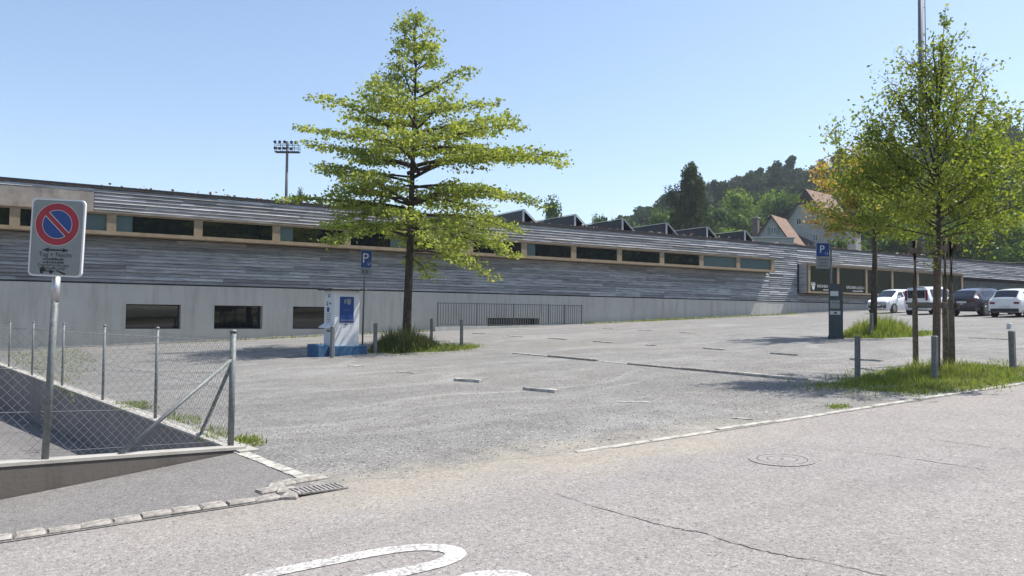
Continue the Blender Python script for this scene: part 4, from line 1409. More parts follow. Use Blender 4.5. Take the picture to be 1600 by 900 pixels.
# ------------------------------------------------------------------ grass islands and weeds
def grass(name, label, P, hgt, mat, lean=.35, wd=.012, dome=0.0):
    n = len(P)
    dm = np.ones(n)
    if dome:
        q = (P[:, :2] - P[:, :2].mean(0)); q = np.linalg.inv(np.linalg.cholesky(np.cov(q.T))) @ q.T
        dm = 1 - dome * np.clip(np.hypot(q[0], q[1]) / 2.1, 0, 1) ** 1.6
    a = rng.uniform(0, 6.28, n)
    cl = .5 + .25 * np.sin(P[:, 0] * 9 + 2 * np.sin(P[:, 1] * 7)) + .25 * np.sin(P[:, 1] * 11 + P[:, 0] * 3)
    h = hgt * rng.uniform(.3, 1.15, n) * (.45 + .8 * cl) * dm
    ln = rng.uniform(.1, 1.0, n) * lean * h
    dx, dy = np.cos(a), np.sin(a); w = wd * rng.uniform(.6, 1.4, n)
    b = np.stack([P[:, 0], P[:, 1], P[:, 2] - .01], 1)
    sv_ = np.stack([-dy, dx, 0 * dx], 1) * w[:, None]
    fw_ = np.stack([dx, dy, 0 * dx], 1)
    up = np.array([0, 0, 1.0])
    mid = b + fw_ * (ln * .35)[:, None] + up * (h * .6)[:, None]
    tip = b + fw_ * ln[:, None] + up * h[:, None]
    V = np.stack([b - sv_, b + sv_, mid + sv_ * .7, mid - sv_ * .7, tip], 1).reshape(-1, 3)
    i0 = np.arange(n) * 5
    Fq = np.concatenate([np.stack([i0, i0 + 1, i0 + 2], 1), np.stack([i0, i0 + 2, i0 + 3], 1), np.stack([i0 + 3, i0 + 2, i0 + 4], 1)])
    return tag(link(name, fast_mesh(name, V, Fq, M[mat])), label, kind='stuff')


def patch(pix, n, edge=.25):
    """random ground points inside a pixel polygon"""
    poly = np.array([G(*p)[:2] for p in pix])
    lo, hi = poly.min(0), poly.max(0)
    out = []
    c = poly.mean(0)
    while len(out) < n:
        q = rng.uniform(lo, hi, (n * 2, 2))
        ins = np.zeros(len(q), bool); j = len(poly) - 1
        for i in range(len(poly)):
            xi, yi = poly[i]; xj, yj = poly[j]
            ins ^= ((yi > q[:, 1]) != (yj > q[:, 1])) & (q[:, 0] < (xj - xi) * (q[:, 1] - yi) / (yj - yi + 1e-12) + xi)
            j = i
        q = q[ins]
        # ragged: thin out by a coarse wave
        k = np.sin(q[:, 0] * 4.1 + 1.3 * np.sin(q[:, 1] * 3.3)) + np.sin(q[:, 1] * 5.7 + q[:, 0]) + rng.normal(0, .9, len(q)) > -1.1
        out += list(q[k])
    out = np.array(out[:n]) + rng.normal(0, edge * .35, (n, 2))
    return np.stack([out[:, 0], out[:, 1], SL * out[:, 0]], 1)


grass('grass_island', 'bright green grass island around the staked tree by the road', patch([(1262, 603), (1330, 592), (1400, 578), (1500, 572), (1610, 572), (1625, 590), (1560, 606), (1460, 617), (1370, 612)], 17000, .2), .19, 'grass', .8, .006, .7)
P = patch([(1350, 592), (1400, 580), (1500, 574), (1560, 578), (1520, 592), (1440, 596)], 3200, .1)
grass('tall_weeds', 'taller grass tufts at the foot of the stakes', P, .36, 'grass', .8, .007, .8)
P = patch([(1312, 527), (1330, 519), (1395, 516), (1440, 522), (1420, 527), (1370, 529)], 6500, .25)
grass('weed_island', 'tall grass island at the foot of the golden-leaved tree', P, .78, 'grass', .7, .011, .85)
P = patch([(1300, 528), (1450, 519), (1460, 524), (1380, 529)], 2200, .4)
grass('low_weeds', 'low grass fringe around the rear weed island', P, .14, 'grass', .6, .016)
P = patch([(578, 551), (588, 541), (650, 538), (690, 541), (672, 549), (620, 553)], 6500, .2)
grass('oak_grass', 'dark tall grass tuft at the foot of the big oak', P, .85, 'grass_dark', .7, .010, .85)
P = patch([(575, 551), (660, 541), (745, 541), (738, 546), (680, 550)], 3200, .3)
grass('oak_verge', 'low green grass strip right of the oak trunk', P, .16, 'grass', .6, .014)
# weeds at the wall corner, along the fence and along the hall
P = np.concatenate([patch([(360, 684), (400, 680), (412, 695), (372, 703)], 420, .1), patch([(305, 672), (352, 668), (356, 690), (318, 690)], 300, .15), patch([(178, 630), (225, 628), (232, 640), (190, 641)], 800, .15), patch([(255, 648), (310, 650), (315, 664), (262, 664)], 350, .12)])
grass('wall_weeds', 'small green weeds growing along the fence wall', P, .08, 'grass', .9, .008)
P = patch([(0, 552), (130, 545), (150, 560), (120, 600), (150, 630), (80, 600), (20, 566)], 3500, .4)
grass('lot_grass', 'sparse dry grass on the gravel beyond the fence', P, .06, 'grass', 1.0, .012)
x = np.concatenate([rng.uniform(27, 46, 1300), rng.uniform(5, 17, 420), rng.normal(34, 1.5, 500)])
P = np.stack([x, 36.3 - np.abs(rng.normal(0, .22, len(x))), SL * x], 1)
grass('hall_weeds', 'weeds along the kerb at the foot of the hall', P, .16, 'grass', .8, .02)
for nm, lab, pix, n_ in (('island_fringe', 'ragged sparse grass fringe around the front island', [(1225, 606), (1330, 585), (1420, 570), (1600, 563), (1640, 590), (1540, 612), (1440, 622), (1330, 618)], 2600), ('oak_fringe', 'sparse trodden grass around the oak island', [(555, 554), (600, 537), (700, 534), (770, 541), (740, 549), (640, 558)], 1300)):
    grass(nm, lab, patch(pix, n_, .5), .085, 'grass', 1.0, .008)
P = patch([(1290, 634), (1325, 632), (1330, 638), (1298, 640)], 260, .05)
grass('road_tuft', 'tiny grass tuft in the gravel beside the road edge', P, .05, 'grass', 1, .008)

# ------------------------------------------------------------------ fence
fence = empty('chain_link_fence', (WA[0] + .05, WA[1] + .08, gz(WA[0]) + .03))
tag(fence, 'galvanised chain-link fence round the sunken ramp', 'fence')
fo = (-(WA[0] + .05), -(WA[1] + .08), -(gz(WA[0]) + .03))


def post_at(p, r=.022, h=1.26, big=False):
    m = MB(); m.tube([(0, 0, -.1), (0, 0, h)], r, 12)
    o = m.build('post', M['galv'], fence, (p[0] + fo[0], p[1] + fo[1], p[2] + fo[2]))
    c = MB(); c.tube([(0, 0, h + .001), (0, 0, h + .018), (0, 0, h + .03)], [r * 1.25, r * 1.2, r * .4], 12); c.build('post_cap', M['galv'], o)
    return o


posts = []
for px, py in ((9, 575), (45, 588), (90, 605), (151, 628), (238, 657)):
    g = G(px, py); t = (g[:2] - WA) @ wdir
    q = WA + wdir * t + wnrm * .07
    posts.append(np.array([q[0], q[1], gz(q[0]) + .03])); post_at(posts[-1])
for t in (21.2, 25.2):
    q = WA + wdir * t + wnrm * .07
    posts.insert(0, np.array([q[0], q[1], gz(q[0]) + .03])); post_at(posts[0])
cp = np.array([WA[0] - .03, WA[1] + .16, gz(WA[0]) + .03])
post_at(cp, .034, 1.27)
HF = 1.22
FP1 = FE + fnrm * .08


def mesh_panel(name, p0, p1, h0, h1, pitch=.062, w=.0016):
    """two families of straight diagonal wires between p0 and p1 (both at the foot)"""
    p0, p1 = np.array(p0, float), np.array(p1, float)
    L = np.linalg.norm((p1 - p0)[:2]); d = (p1 - p0) / L
    nn = np.array([-d[1], d[0], 0])
    vs, fs = [], []

    def seg(a, b, off):
        A = p0 + d * a[0] + np.array([0, 0, a[1]]) + nn * off; B = p0 + d * b[0] + np.array([0, 0, b[1]]) + nn * off
        t = (B - A) / (np.linalg.norm(B - A) + 1e-9); s = np.cross(t, nn)
        k = len(vs)
        for q in (A, B):
            vs.extend([q + s * w, q - s * w * .5 + nn * w * .87, q - s * w * .5 - nn * w * .87])
        for i in range(3):
            j = (i + 1) % 3
            fs.append((k + i, k + j, k + 3 + j, k + 3 + i))
    hh = h1
    c = -hh
    while c < L:
        # rising wires a: (c,0)->(c+hh,hh)
        x0, x1 = max(c, 0), min(c + hh, L)
        if x1 > x0: seg((x0, x0 - c + h0), (x1, x1 - c + h0), .0014)
        # falling
        if x1 > x0: seg((x0, hh - (x0 - c) + h0), (x1, hh - (x1 - c) + h0), -.0014)
        c += pitch * 1.414
    me = fast_mesh(name, np.array(vs), np.array(fs), M['wire'])
    return link(name, me, fence, fo)


pl = posts + [cp]
for a, b in zip(pl[:-1], pl[1:]):
    mesh_panel('wire_mesh', a, b, .03, HF - .06)
fz0 = np.array([cp[0], cp[1], FT0 + .03]); fz1 = np.array([FP1[0], FP1[1], FT1 + .03])
fmid = fz0 + (fz1 - fz0) * .52
mesh_panel('wire_mesh', fz0, fz1, .02, 1.14)
m = MB()
for z in (.03, .62, HF - .02):
    for a, b in zip(pl[:-1], pl[1:]): m.tube([a + (0, 0, z), b + (0, 0, z)], .0022, 4)
for z in (.06, .42, .80, 1.15): m.tube([fz0 + (0, 0, z), fz1 + (0, 0, z)], .0022, 4)
m.build('tension_wire', M['wire'], fence, fo)
post_at(np.array([fz1[0], fz1[1], fz1[2]]))
b1 = fwall_pt(180, 716); g = G(298, 684)
t = (g[:2] - WA) @ wdir; q = WA + wdir * t + wnrm * .07
for foot, hh in ((b1, .98), (np.array([q[0], q[1], gz(q[0]) + .03]), .94)):
    m = MB(); m.tube([foot, cp + np.array([0, 0, hh])], .021, 10); m.build('brace', M['galv'], fence, fo)
    c = MB(); c.box(foot[0] - .05, foot[0] + .05, foot[1] - .05, foot[1] + .05, foot[2] - .012, foot[2] + .008); c.build('brace_foot', M['galv'], fence, fo)

# ------------------------------------------------------------------ no-parking sign
sb = fwall_pt(70, 722)
DS = (sb - np.array([0, 0, H])) @ _w
pxm = F / DS
sg = empty('no_parking_sign', sb)
tag(sg, 'no-parking sign with red ring on a leaning steel pole at the fence', 'sign')
# local frame: x = to the right seen from the road, y = away, tilted a little
yawn = math.atan2(r2d[1], r2d[0]) + .06
sg.rotation_euler = (0, .030, yawn)
sh = (722 - 432) / pxm
pw, ph = 81 / pxm, 122 / pxm
m = MB(); m.tube([(0, 0, -.05), (0, 0, sh + .03)], .030, 14); m.build('pole', M['galv'], sg)
m = MB(); m.tube([(0, .0, sh - .22), (0, 0, sh + .0)], .034, 14); m.build('sleeve', M['alu'], sg)


def rrect(w, h, r, n=6):
    out = []
    for cx, cz, a0 in ((w / 2 - r, h / 2 - r, 0), (-w / 2 + r, h / 2 - r, 90), (-w / 2 + r, -h / 2 + r, 180), (w / 2 - r, -h / 2 + r, 270)):
        for k in range(n + 1):
            a = math.radians(a0 + 90 * k / n); out.append((cx + r * math.cos(a), cz + r * math.sin(a)))
    return out


zc = sh + ph / 2
pl_o = empty('plate_group', (0, 0, 0))
bpy.data.objects.remove(pl_o)
m = MB(); m.prism(rrect(pw, ph, .045), lambda a, b: (a + .012, -.060, b + zc), lambda a, b: (a + .012, -.032, b + zc)); plate = m.build('plate_frame', M['white_paint'], sg, fix=True)
m = MB(); m.prism(rrect(pw - .030, ph - .030, .035), lambda a, b: (a + .012, -.0625, b + zc), lambda a, b: (a + .012, -.061, b + zc)); m.build('plate_face', M['sign_face'], sg, fix=True)


def fdisc(r, cx, cz, y, mat, name, n=48):
    m = MB(); m.add([(cx + r * math.cos(2 * math.pi * k / n), y, cz + r * math.sin(2 * math.pi * k / n)) for k in range(n)], [tuple(range(n))]); return m.build(name, mat, sg)


ztop = zc + ph / 2
cz = ztop - 40 / pxm
R_ = 33 / pxm
fdisc(R_ * 1.02, .012, cz, -.0632, M['white_paint'], 'ring_border')
fdisc(R_, .012, cz, -.0638, M['red'], 'red_ring')
fdisc(R_ * .685, .012, cz, -.0644, M['white_paint'], 'ring_line')
fdisc(R_ * .665, .012, cz, -.0650, M['blue'], 'blue_disc')
for wd, y, mat, nm in ((.125, -.0656, M['white_paint'], 'bar_border'), (.10, -.0662, M['red'], 'diagonal_bar')):
    m = MB(); L = R_ * (.665 if nm == 'bar_border' else .70); c45 = math.sqrt(.5); hw = R_ * wd * 1.05
    ax, bx = (-L * c45, L * c45), (L * c45, -L * c45)
    nx = (c45 * hw, c45 * hw)
    m.add([(.012 + ax[0] - nx[0], y, cz + ax[1] - nx[1]), (.012 + bx[0] - nx[0], y, cz + bx[1] - nx[1]), (.012 + bx[0] + nx[0], y, cz + bx[1] + nx[1]), (.012 + ax[0] + nx[0], y, cz + ax[1] + nx[1])], [(0, 1, 2, 3)])
    m.build(nm, mat, sg)
za = ztop - 80.5 / pxm
m = MB(); aw = .115
m.prism([(-aw, za), (-aw + .055, za + .020), (-aw + .055, za + .007), (aw - .055, za + .007), (aw - .055, za + .020), (aw, za), (aw - .055, za - .020), (aw - .055, za - .007), (-aw + .055, za - .007), (-aw + .055, za - .020)], lambda a, b: (a + .012, -.0655, b), lambda a, b: (a + .012, -.0635, b))
m.build('double_arrow', M['black'], sg, fix=True)
zt = ztop - 91 / pxm
for wrd, dxw in (('Tag', -17), ('+', -4.5), ('Nacht', 13.5)):
    link('lettering', text_mesh(wrd, 10 / pxm, M['black']), sg, (.006 + dxw / pxm, -.0645, zt), (math.pi / 2, 0, 0))
for k, s in enumerate((None, None, 'Zuwiderhandlungen', 'werden verzeigt !')):
    if s is None:
        o = link('small_print', print_strokes(33 / pxm, 3.6 / pxm, M['black'], k + 9), sg, (.0, -.0645, zt - (5.6 + k * 4.7) / pxm), (math.pi / 2, 0, 0)); o['kind'] = 'stuff'
        continue
    link('lettering', text_mesh(s, 6.0 / pxm, M['black']), sg, (.0, -.0645, zt - (5.6 + k * 4.7) / pxm), (math.pi / 2, 0, 0))
zk = ztop - 114.5 / pxm
m = MB()                                              # tow-truck pictogram
yf0, yf1 = -.0655, -.0635
def pr(poly): m.prism(poly, lambda a, b: (a, yf0, b), lambda a, b: (a, yf1, b))
pr([(-.115, zk), (-.065, zk), (-.065, zk + .024), (-.115, zk + .024)])
pr([(-.105, zk + .024), (-.072, zk + .024), (-.080, zk + .044), (-.098, zk + .044)])
pr([(-.065, zk), (.01, zk), (.01, zk + .010), (-.065, zk + .010)])
pr([(-.03, zk + .010), (-.024, zk + .010), (.012, zk + .040), (.006, zk + .044)])
pr([(.022, zk + .010), (.030, zk + .018), (.108, zk - .012), (.102, zk - .026)])
for cx in (-.098, -.018):
    pr([(cx + .014 * math.cos(t), zk - .006 + .014 * math.sin(t)) for t in np.linspace(0, 6.28, 13)[:-1]])
m.build('tow_pictogram', M['black'], sg, fix=True)
m = MB(); m.box(-.20, .22, -.031, -.012, zc - .12, zc - .085); m.box(-.20, .22, -.031, -.012, zc + .10, zc + .135); m.box(-.04, .04, -.03, .04, zc - .13, zc - .08); m.build('bracket', M['galv'], sg)


# ------------------------------------------------------------------ P signs
def p_sign(loc, h, label, dx, pw, ph, sub, lower, lean=0.0, off=0.0):
    e = empty('parking_sign', loc, math.atan2(r2d[1], r2d[0]) + off)
    e.rotation_euler = (0, lean, math.atan2(r2d[1], r2d[0]) + off)
    tag(e, label, 'sign')
    m = MB(); m.tube([(0, 0, -.05), (0, 0, h)], .030, 12); m.build('pole', M['galv'], e)
    zc = h - ph / 2 + .02
    m = MB(); m.prism(rrect(pw, ph, .03), lambda a, b: (a + dx, -.055, b + zc), lambda a, b: (a + dx, -.035, b + zc)); m.build('plate', M['blue'], e, fix=True)
    m = MB(); m.prism(rrect(pw + .03, ph + .03, .035), lambda a, b: (a + dx, -.034, b + zc), lambda a, b: (a + dx, -.028, b + zc)); m.build('plate_rim', M['panel_grey'], e, fix=True)
    link('lettering', text_mesh('P', ph * .80, M['white_paint'], sx=.95), e, (dx - pw * .08, -.058, zc - ph * .22), (math.pi / 2, 0, 0))
    for q, chh in enumerate(sub):
        link('lettering', text_mesh(chh, ph * .26, M['white_paint']), e, (dx + pw * .27 + (q - (len(sub) - 1) / 2) * ph * .15, -.058, zc - ph * .36), (math.pi / 2, 0, 0))
    z2 = zc - ph / 2 - lower / 2 - .02
    m = MB(); m.prism(rrect(pw + .02, lower, .02), lambda a, b: (a + dx, -.052, b + z2), lambda a, b: (a + dx, -.035, b + z2)); m.build('lower_plate', M['sign_face'], e, fix=True)
    return e, zc, z2


ps, zc1, z21 = p_sign(G(566, 545), 3.36, 'blue parking sign between ticket kiosk and big oak', .06, .36, .60, 'U', .24, .012)
m = MB(); m.box(-.06, .0, -.056, -.0525, z21 - .07, z21 + .07); m.box(.05, .12, -.056, -.0525, z21 - .07, z21 + .07); m.build('pictogram', M['print_grey'], ps)
ps2, zc2, z22 = p_sign(G(1299, 527), 3.22, 'blue parking sign beside the dark parking meter', -.30, .44, .46, '13', .40)
m = MB()
for k in range(3): m.box(-.44, -.16, -.056, -.0525, z22 + .10 - k * .11, z22 + .13 - k * .11)
m.build('small_print', M['print_grey'], ps2)
m = MB(); m.box(-.30, .03, -.033, -.02, zc2 + .05, zc2 + .09); m.box(-.30, .03, -.033, -.02, zc2 - .35, zc2 - .31); m.build('bracket', M['galv'], ps2)

# ------------------------------------------------------------------ ticket kiosk
kc = G(527, 556)
kd = f2d; 
ka = math.atan2(r2d[1], r2d[0]) + math.radians(38)
ko = empty('ticket_kiosk', (kc[0] + f2d[0] * .5, kc[1] + f2d[1] * .5, kc[2]), ka)
tag(ko, 'white ticket kiosk with blue poster and flat dark roof on blue plinth', 'kiosk')
bw, bd, bh_ = .42, .36, 1.98
m = MB(); m.bbox(-bw, bw, -bd, bd, .28, bh_, .02); m.build('cabinet', M['white_paint'], ko)
m = MB(); m.bbox(-bw - .17, bw + .17, -bd - .17, bd + .17, bh_ + .002, bh_ + .05, .01); m.build('roof', M['dark_metal'], ko)
m = MB(); m.bbox(-.62, .60, -.55, .5, -.06, .30, .015); m.bbox(-.95, -.625, -.45, .35, -.06, .34, .015); m.build('plinth', M['plinth_blue'], ko)
m = MB(); m.tube([(-.85, -.4, .33), (-.85, -.4, .40), (-.72, -.4, .40), (-.72, -.4, .33)], .010, 6); m.build('plinth_handle', M['galv'], ko)
# front (right) face is local -Y; left face is local -X
m = MB(); m.box(-.24, .22, -bd - .012, -bd - .001, 1.0, 1.78); po = m.build('poster', M['blue'], ko)
m = MB(); m.box(-.245, .225, -bd - .008, -bd - .0005, .985, .998); m.box(-.245, .225, -bd - .008, -bd - .0005, 1.782, 1.79); m.build('poster_frame', M['alu'], ko)
m = MB()
m.prism([(0, 1.72), (.14, 1.72), (.14, 1.60), (.07, 1.53), (0, 1.60)], lambda a, b: (a - .02, -bd - .016, b), lambda a, b: (a - .02, -bd - .0125, b))
m.box(-.10, -.05, -bd - .016, -bd - .0125, 1.58, 1.70); m.box(-.08, .08, -bd - .016, -bd - .0125, 1.38, 1.39)
for k in range(5): m.box(-.2 + k * .085, -.15 + k * .085, -bd - .016, -bd - .0125, 1.05, 1.09)
m.build('poster_print', M['sign_face'], po, fix=True)
m = MB(); m.box(-.06, .0, -bd - .02, -bd - .001, .93, .96); m.build('coin_slot', M['black'], ko)
m = MB()
def lf(y0, y1, z0, z1): m.box(-bw - .012, -bw - .001, y0, y1, z0, z1)
lf(-.05, .05, 1.83, 1.86); lf(-.06, .06, 1.77, 1.81); lf(.06, .16, 1.60, 1.63); lf(.06, .16, 1.52, 1.55); lf(.13, .16, 1.55, 1.60); lf(-.14, -.02, 1.57, 1.60); lf(-.14, -.09, 1.54, 1.57)
m.build('pictograms', M['print_grey'], ko)
m = MB(); lf(-.02, .13, 1.32, 1.46); m.build('card_pictogram', M['blue'], ko)
m = MB()
for k in range(6): lf(-.13, .17, 1.26 - k * .06, 1.272 - k * .06)
m.build('instructions', M['print_grey'], ko)
m = MB(); m.add([(-bw, -.26, .98), (-bw, .30, .98), (-bw - .20, .30, .86), (-bw - .20, -.26, .86), (-bw, -.26, .84), (-bw, .30, .84), (-bw - .20, .30, .83), (-bw - .20, -.26, .83)], [(0, 3, 2, 1), (4, 5, 6, 7), (3, 7, 6, 2), (0, 4, 7, 3), (1, 2, 6, 5)])
m.build('shelf', M['white_paint'], ko, fix=True)
m = MB(); m.box(-bw - .02, -bw - .002, -.12, .1, .72, .76); m.build('ticket_slot', M['black'], ko)

# ------------------------------------------------------------------ parking meter on the right
me_ = empty('parking_meter', G(1306, 529), math.atan2(r2d[1], r2d[0]) + math.radians(-22))
tag(me_, 'dark grey-green parking meter with sloping hood on the gravel', 'parking meter')
m = MB()
m.prism([(-.22, -.05), (.22, -.05), (.22, 1.62), (.20, 1.74), (.10, 1.82), (-.22, 1.84)][::-1], lambda a, b: (a, -.17, b), lambda a, b: (a, .2, b)); body = m.build('body', M['meter'], me_, fix=True)
m = MB(); m.box(-.24, .24, -.19, .22, -.06, .10); m.build('foot', M['meter'], me_)
m = MB(); m.box(-.17, .08, -.18, -.1702, 1.42, 1.58); m.build('display', M['panel_grey'], me_)
m = MB(); m.box(-.17, .12, -.18, -.1702, 1.00, 1.28); mp = m.build('instruction_panel', M['sign_face'], me_)
m = MB()
for x, z, s in ((-.13, 1.19, .05), (-.03, 1.21, .05), (.06, 1.18, .05)): m.prism([(x, z), (x + s * .5, z + s * .4), (x + s, z), (x + s * .5, z - s * .5)], lambda a, b: (a, -.186, b), lambda a, b: (a, -.1802, b))
m.build('pictograms', M['black'], mp, fix=True)
m = MB(); m.box(-.18, .14, -.18, -.1702, .80, .92); m.build('payment_panel', M['panel_grey'], me_)
m = MB(); m.box(-.05, .03, -.186, -.1802, .83, .89); m.build('ticket_tray', M['black'], me_)
m = MB(); m.box(.2202, .226, -.08, .05, 1.30, 1.50); m.box(.2202, .226, -.07, .04, .95, 1.12); m.build('side_stickers', M['panel_grey'], me_)
m = MB(); m.box(.2202, .226, -.08, .05, 1.14, 1.26); m.build('red_sticker', M['red'], me_)

# ------------------------------------------------------------------ bollards
def bollard(px, py, h, w, label, mat='grey_post', lean=(0, 0)):
    g = G(px, py)
    e = link('bollard', MB().bbox(-w / 2, w / 2, -w / 2, w / 2, -.1, h, w * .18).mesh('bollard', M[mat]))
    e.location = g; e.rotation_euler = (lean[0], lean[1], rnd.uniform(-.2, .2))
    tag(e, label, 'bollard', 'grey posts guarding the islands')


for a in [(519, 559, .93, .11, 'grey square post in front of the white ticket kiosk'), (586, 552, .94, .11, 'grey square post just right of the blue parking sign pole'),
          (674, 536, .92, .10, 'grey post right behind the oak grass tuft'), (721, 544, .95, .10, 'grey post standing farthest right beside the oak island'),
          (1340, 590, .77, .085, 'grey post at the left end of the front grass island'), (1461, 597, .79, .09, 'grey post in front of the staked tree trunk'),
          (1583, 580, .77, .10, 'leaning grey post at the right end of the front grass island', 'grey_post', (0, -.05)), (1362, 527, .80, .10, 'grey post in the weeds before the golden-leaved tree')]:
    bollard(*a)
g = G(1577, 514); e = link('bollard', MB().bbox(-.07, .07, -.07, .07, -.1, .22, .02).mesh('bollard', M['panel_grey'])); e.location = g
tag(e, 'short pale stump near the parked cars', 'bollard')
# ------------------------------------------------------------------ bay markers half sunk in the gravel
mk = [((712, 595), (752, 598), .055, 'raised pale beam marker left of the other front marker'), ((820, 609), (870, 614), .05, 'pale beam marker lying nearest the camera in mid lot'),
      ((963, 628), (1015, 629), .012, 'almost buried marker left of the road edge line'), ((1145, 653), (1179, 656), .012, 'buried pale marker closest to the road edge'),
      ((622, 581), (651, 584), .015, 'flat marker in front of the oak shadow'), ((546, 571), (572, 573), .012, 'flat marker in the oak shadow before the kiosk'),
      ((376, 549), (396, 551), .05, 'pale marker left of the kiosk plinth'), ((739, 521), (758, 522), .03, 'marker below the railing, first from the left'),
      ((794, 525), (817, 527), .03, 'marker below the railing, second from the left'), ((857, 529), (885, 531), .03, 'marker right of the railing row, third from the left'),
      ((928, 534), (958, 536), .03, 'fourth marker of the middle row, counted from the left'), ((1010, 540), (1033, 541), .025, 'fifth marker of the middle row, counted from the left'),
      ((1100, 545), (1132, 547), .035, 'sixth marker of the middle row, counted from the left'), ((1205, 553), (1246, 556), .04, 'seventh marker of the middle row, left of the front post'),
      ((1329, 562), (1378, 565), .04, 'last marker of the middle row, behind the front left post'), ((935, 513), (957, 514), .02, 'back row marker, leftmost'),
      ((998, 516), (1018, 517), .02, 'back row marker, second from the left'), ((1062, 520), (1085, 521), .02, 'back row marker, third from the left'),
      ((1515, 528), (1582, 531), .02, 'long flat marker right of the weed island'), ((1497, 570), (1546, 572), .02, 'marker behind the right stake')]
for i, (a, b, hh, lab) in enumerate(mk):
    p, q = G(*a), G(*b); L = np.linalg.norm(q - p); mid = (p + q) / 2
    m = MB(); w = .055
    xs = np.linspace(-L / 2, L / 2, 5)
    ring = []
    for x in xs:
        j = [rnd.uniform(-.012, .012) for _ in range(4)]
        ring.append([(x, -w + j[0], -.05), (x, w + j[1], -.05), (x, w * .8 + j[2], hh + rnd.uniform(-.008, .006)), (x, -w * .8 + j[3], hh + rnd.uniform(-.008, .006))])
    vs = [v for r_ in ring for v in r_]
    fs = [(0, 1, 2, 3), (16, 19, 18, 17)]
    for k in range(4):
        for c in range(4):
            d = (c + 1) % 4; fs.append((k * 4 + c, k * 4 + 4 + c, k * 4 + 4 + d, k * 4 + d))
    m.add(vs, fs)
    dv = q - p
    o = m.build('bay_marker', M['stone'], None, tuple(mid), (0, -math.asin(dv[2] / L), math.atan2(dv[1], dv[0])), fix=True)
    tag(o, lab, 'bay marker', 'pale bay markers in the gravel')
# long sleeper line across the lot
sl = empty('sleeper_line', (11.65, 9.1, gz(11.65)))
tag(sl, 'long line of weathered flush sleepers dividing the gravel lot', 'edging')
y = 9.0
while y < 18.6:
    L = rnd.uniform(1.1, 2.2); hh = rnd.uniform(.012, .06)
    m = MB(); m.bbox(-.06, .06, 0, L - .02, -.06, hh, .012); m.build('sleeper', M['cobble' if rnd.random() < .6 else 'stone'], sl, (rnd.uniform(-.02, .02) + .006 * (y - 9), y - 9.1, 0), (0, 0, rnd.uniform(-.01, .01)))
    y += L
tag(ribbon('faint_bay_line', [(1110, 512), (1180, 514), (1240, 516), (1292, 518)], .07, M['stone'], .008, .02), 'faint pale bay line in the gravel before the parking meter', kind='structure')
for k, pix in enumerate(([(1400, 527), (1470, 529)], [(1500, 519), (1560, 520)], [(1480, 508), (1540, 509)], [(1560, 541), (1600, 543)])):
    tag(ribbon('faint_bay_line', pix, .06, M['stone'], .008, .02), 'faint pale bay line ' + ('right of the weed island', 'between the stakes and the parked cars', 'closest to the parked cars', 'behind the right-hand grey post')[k], kind='structure')

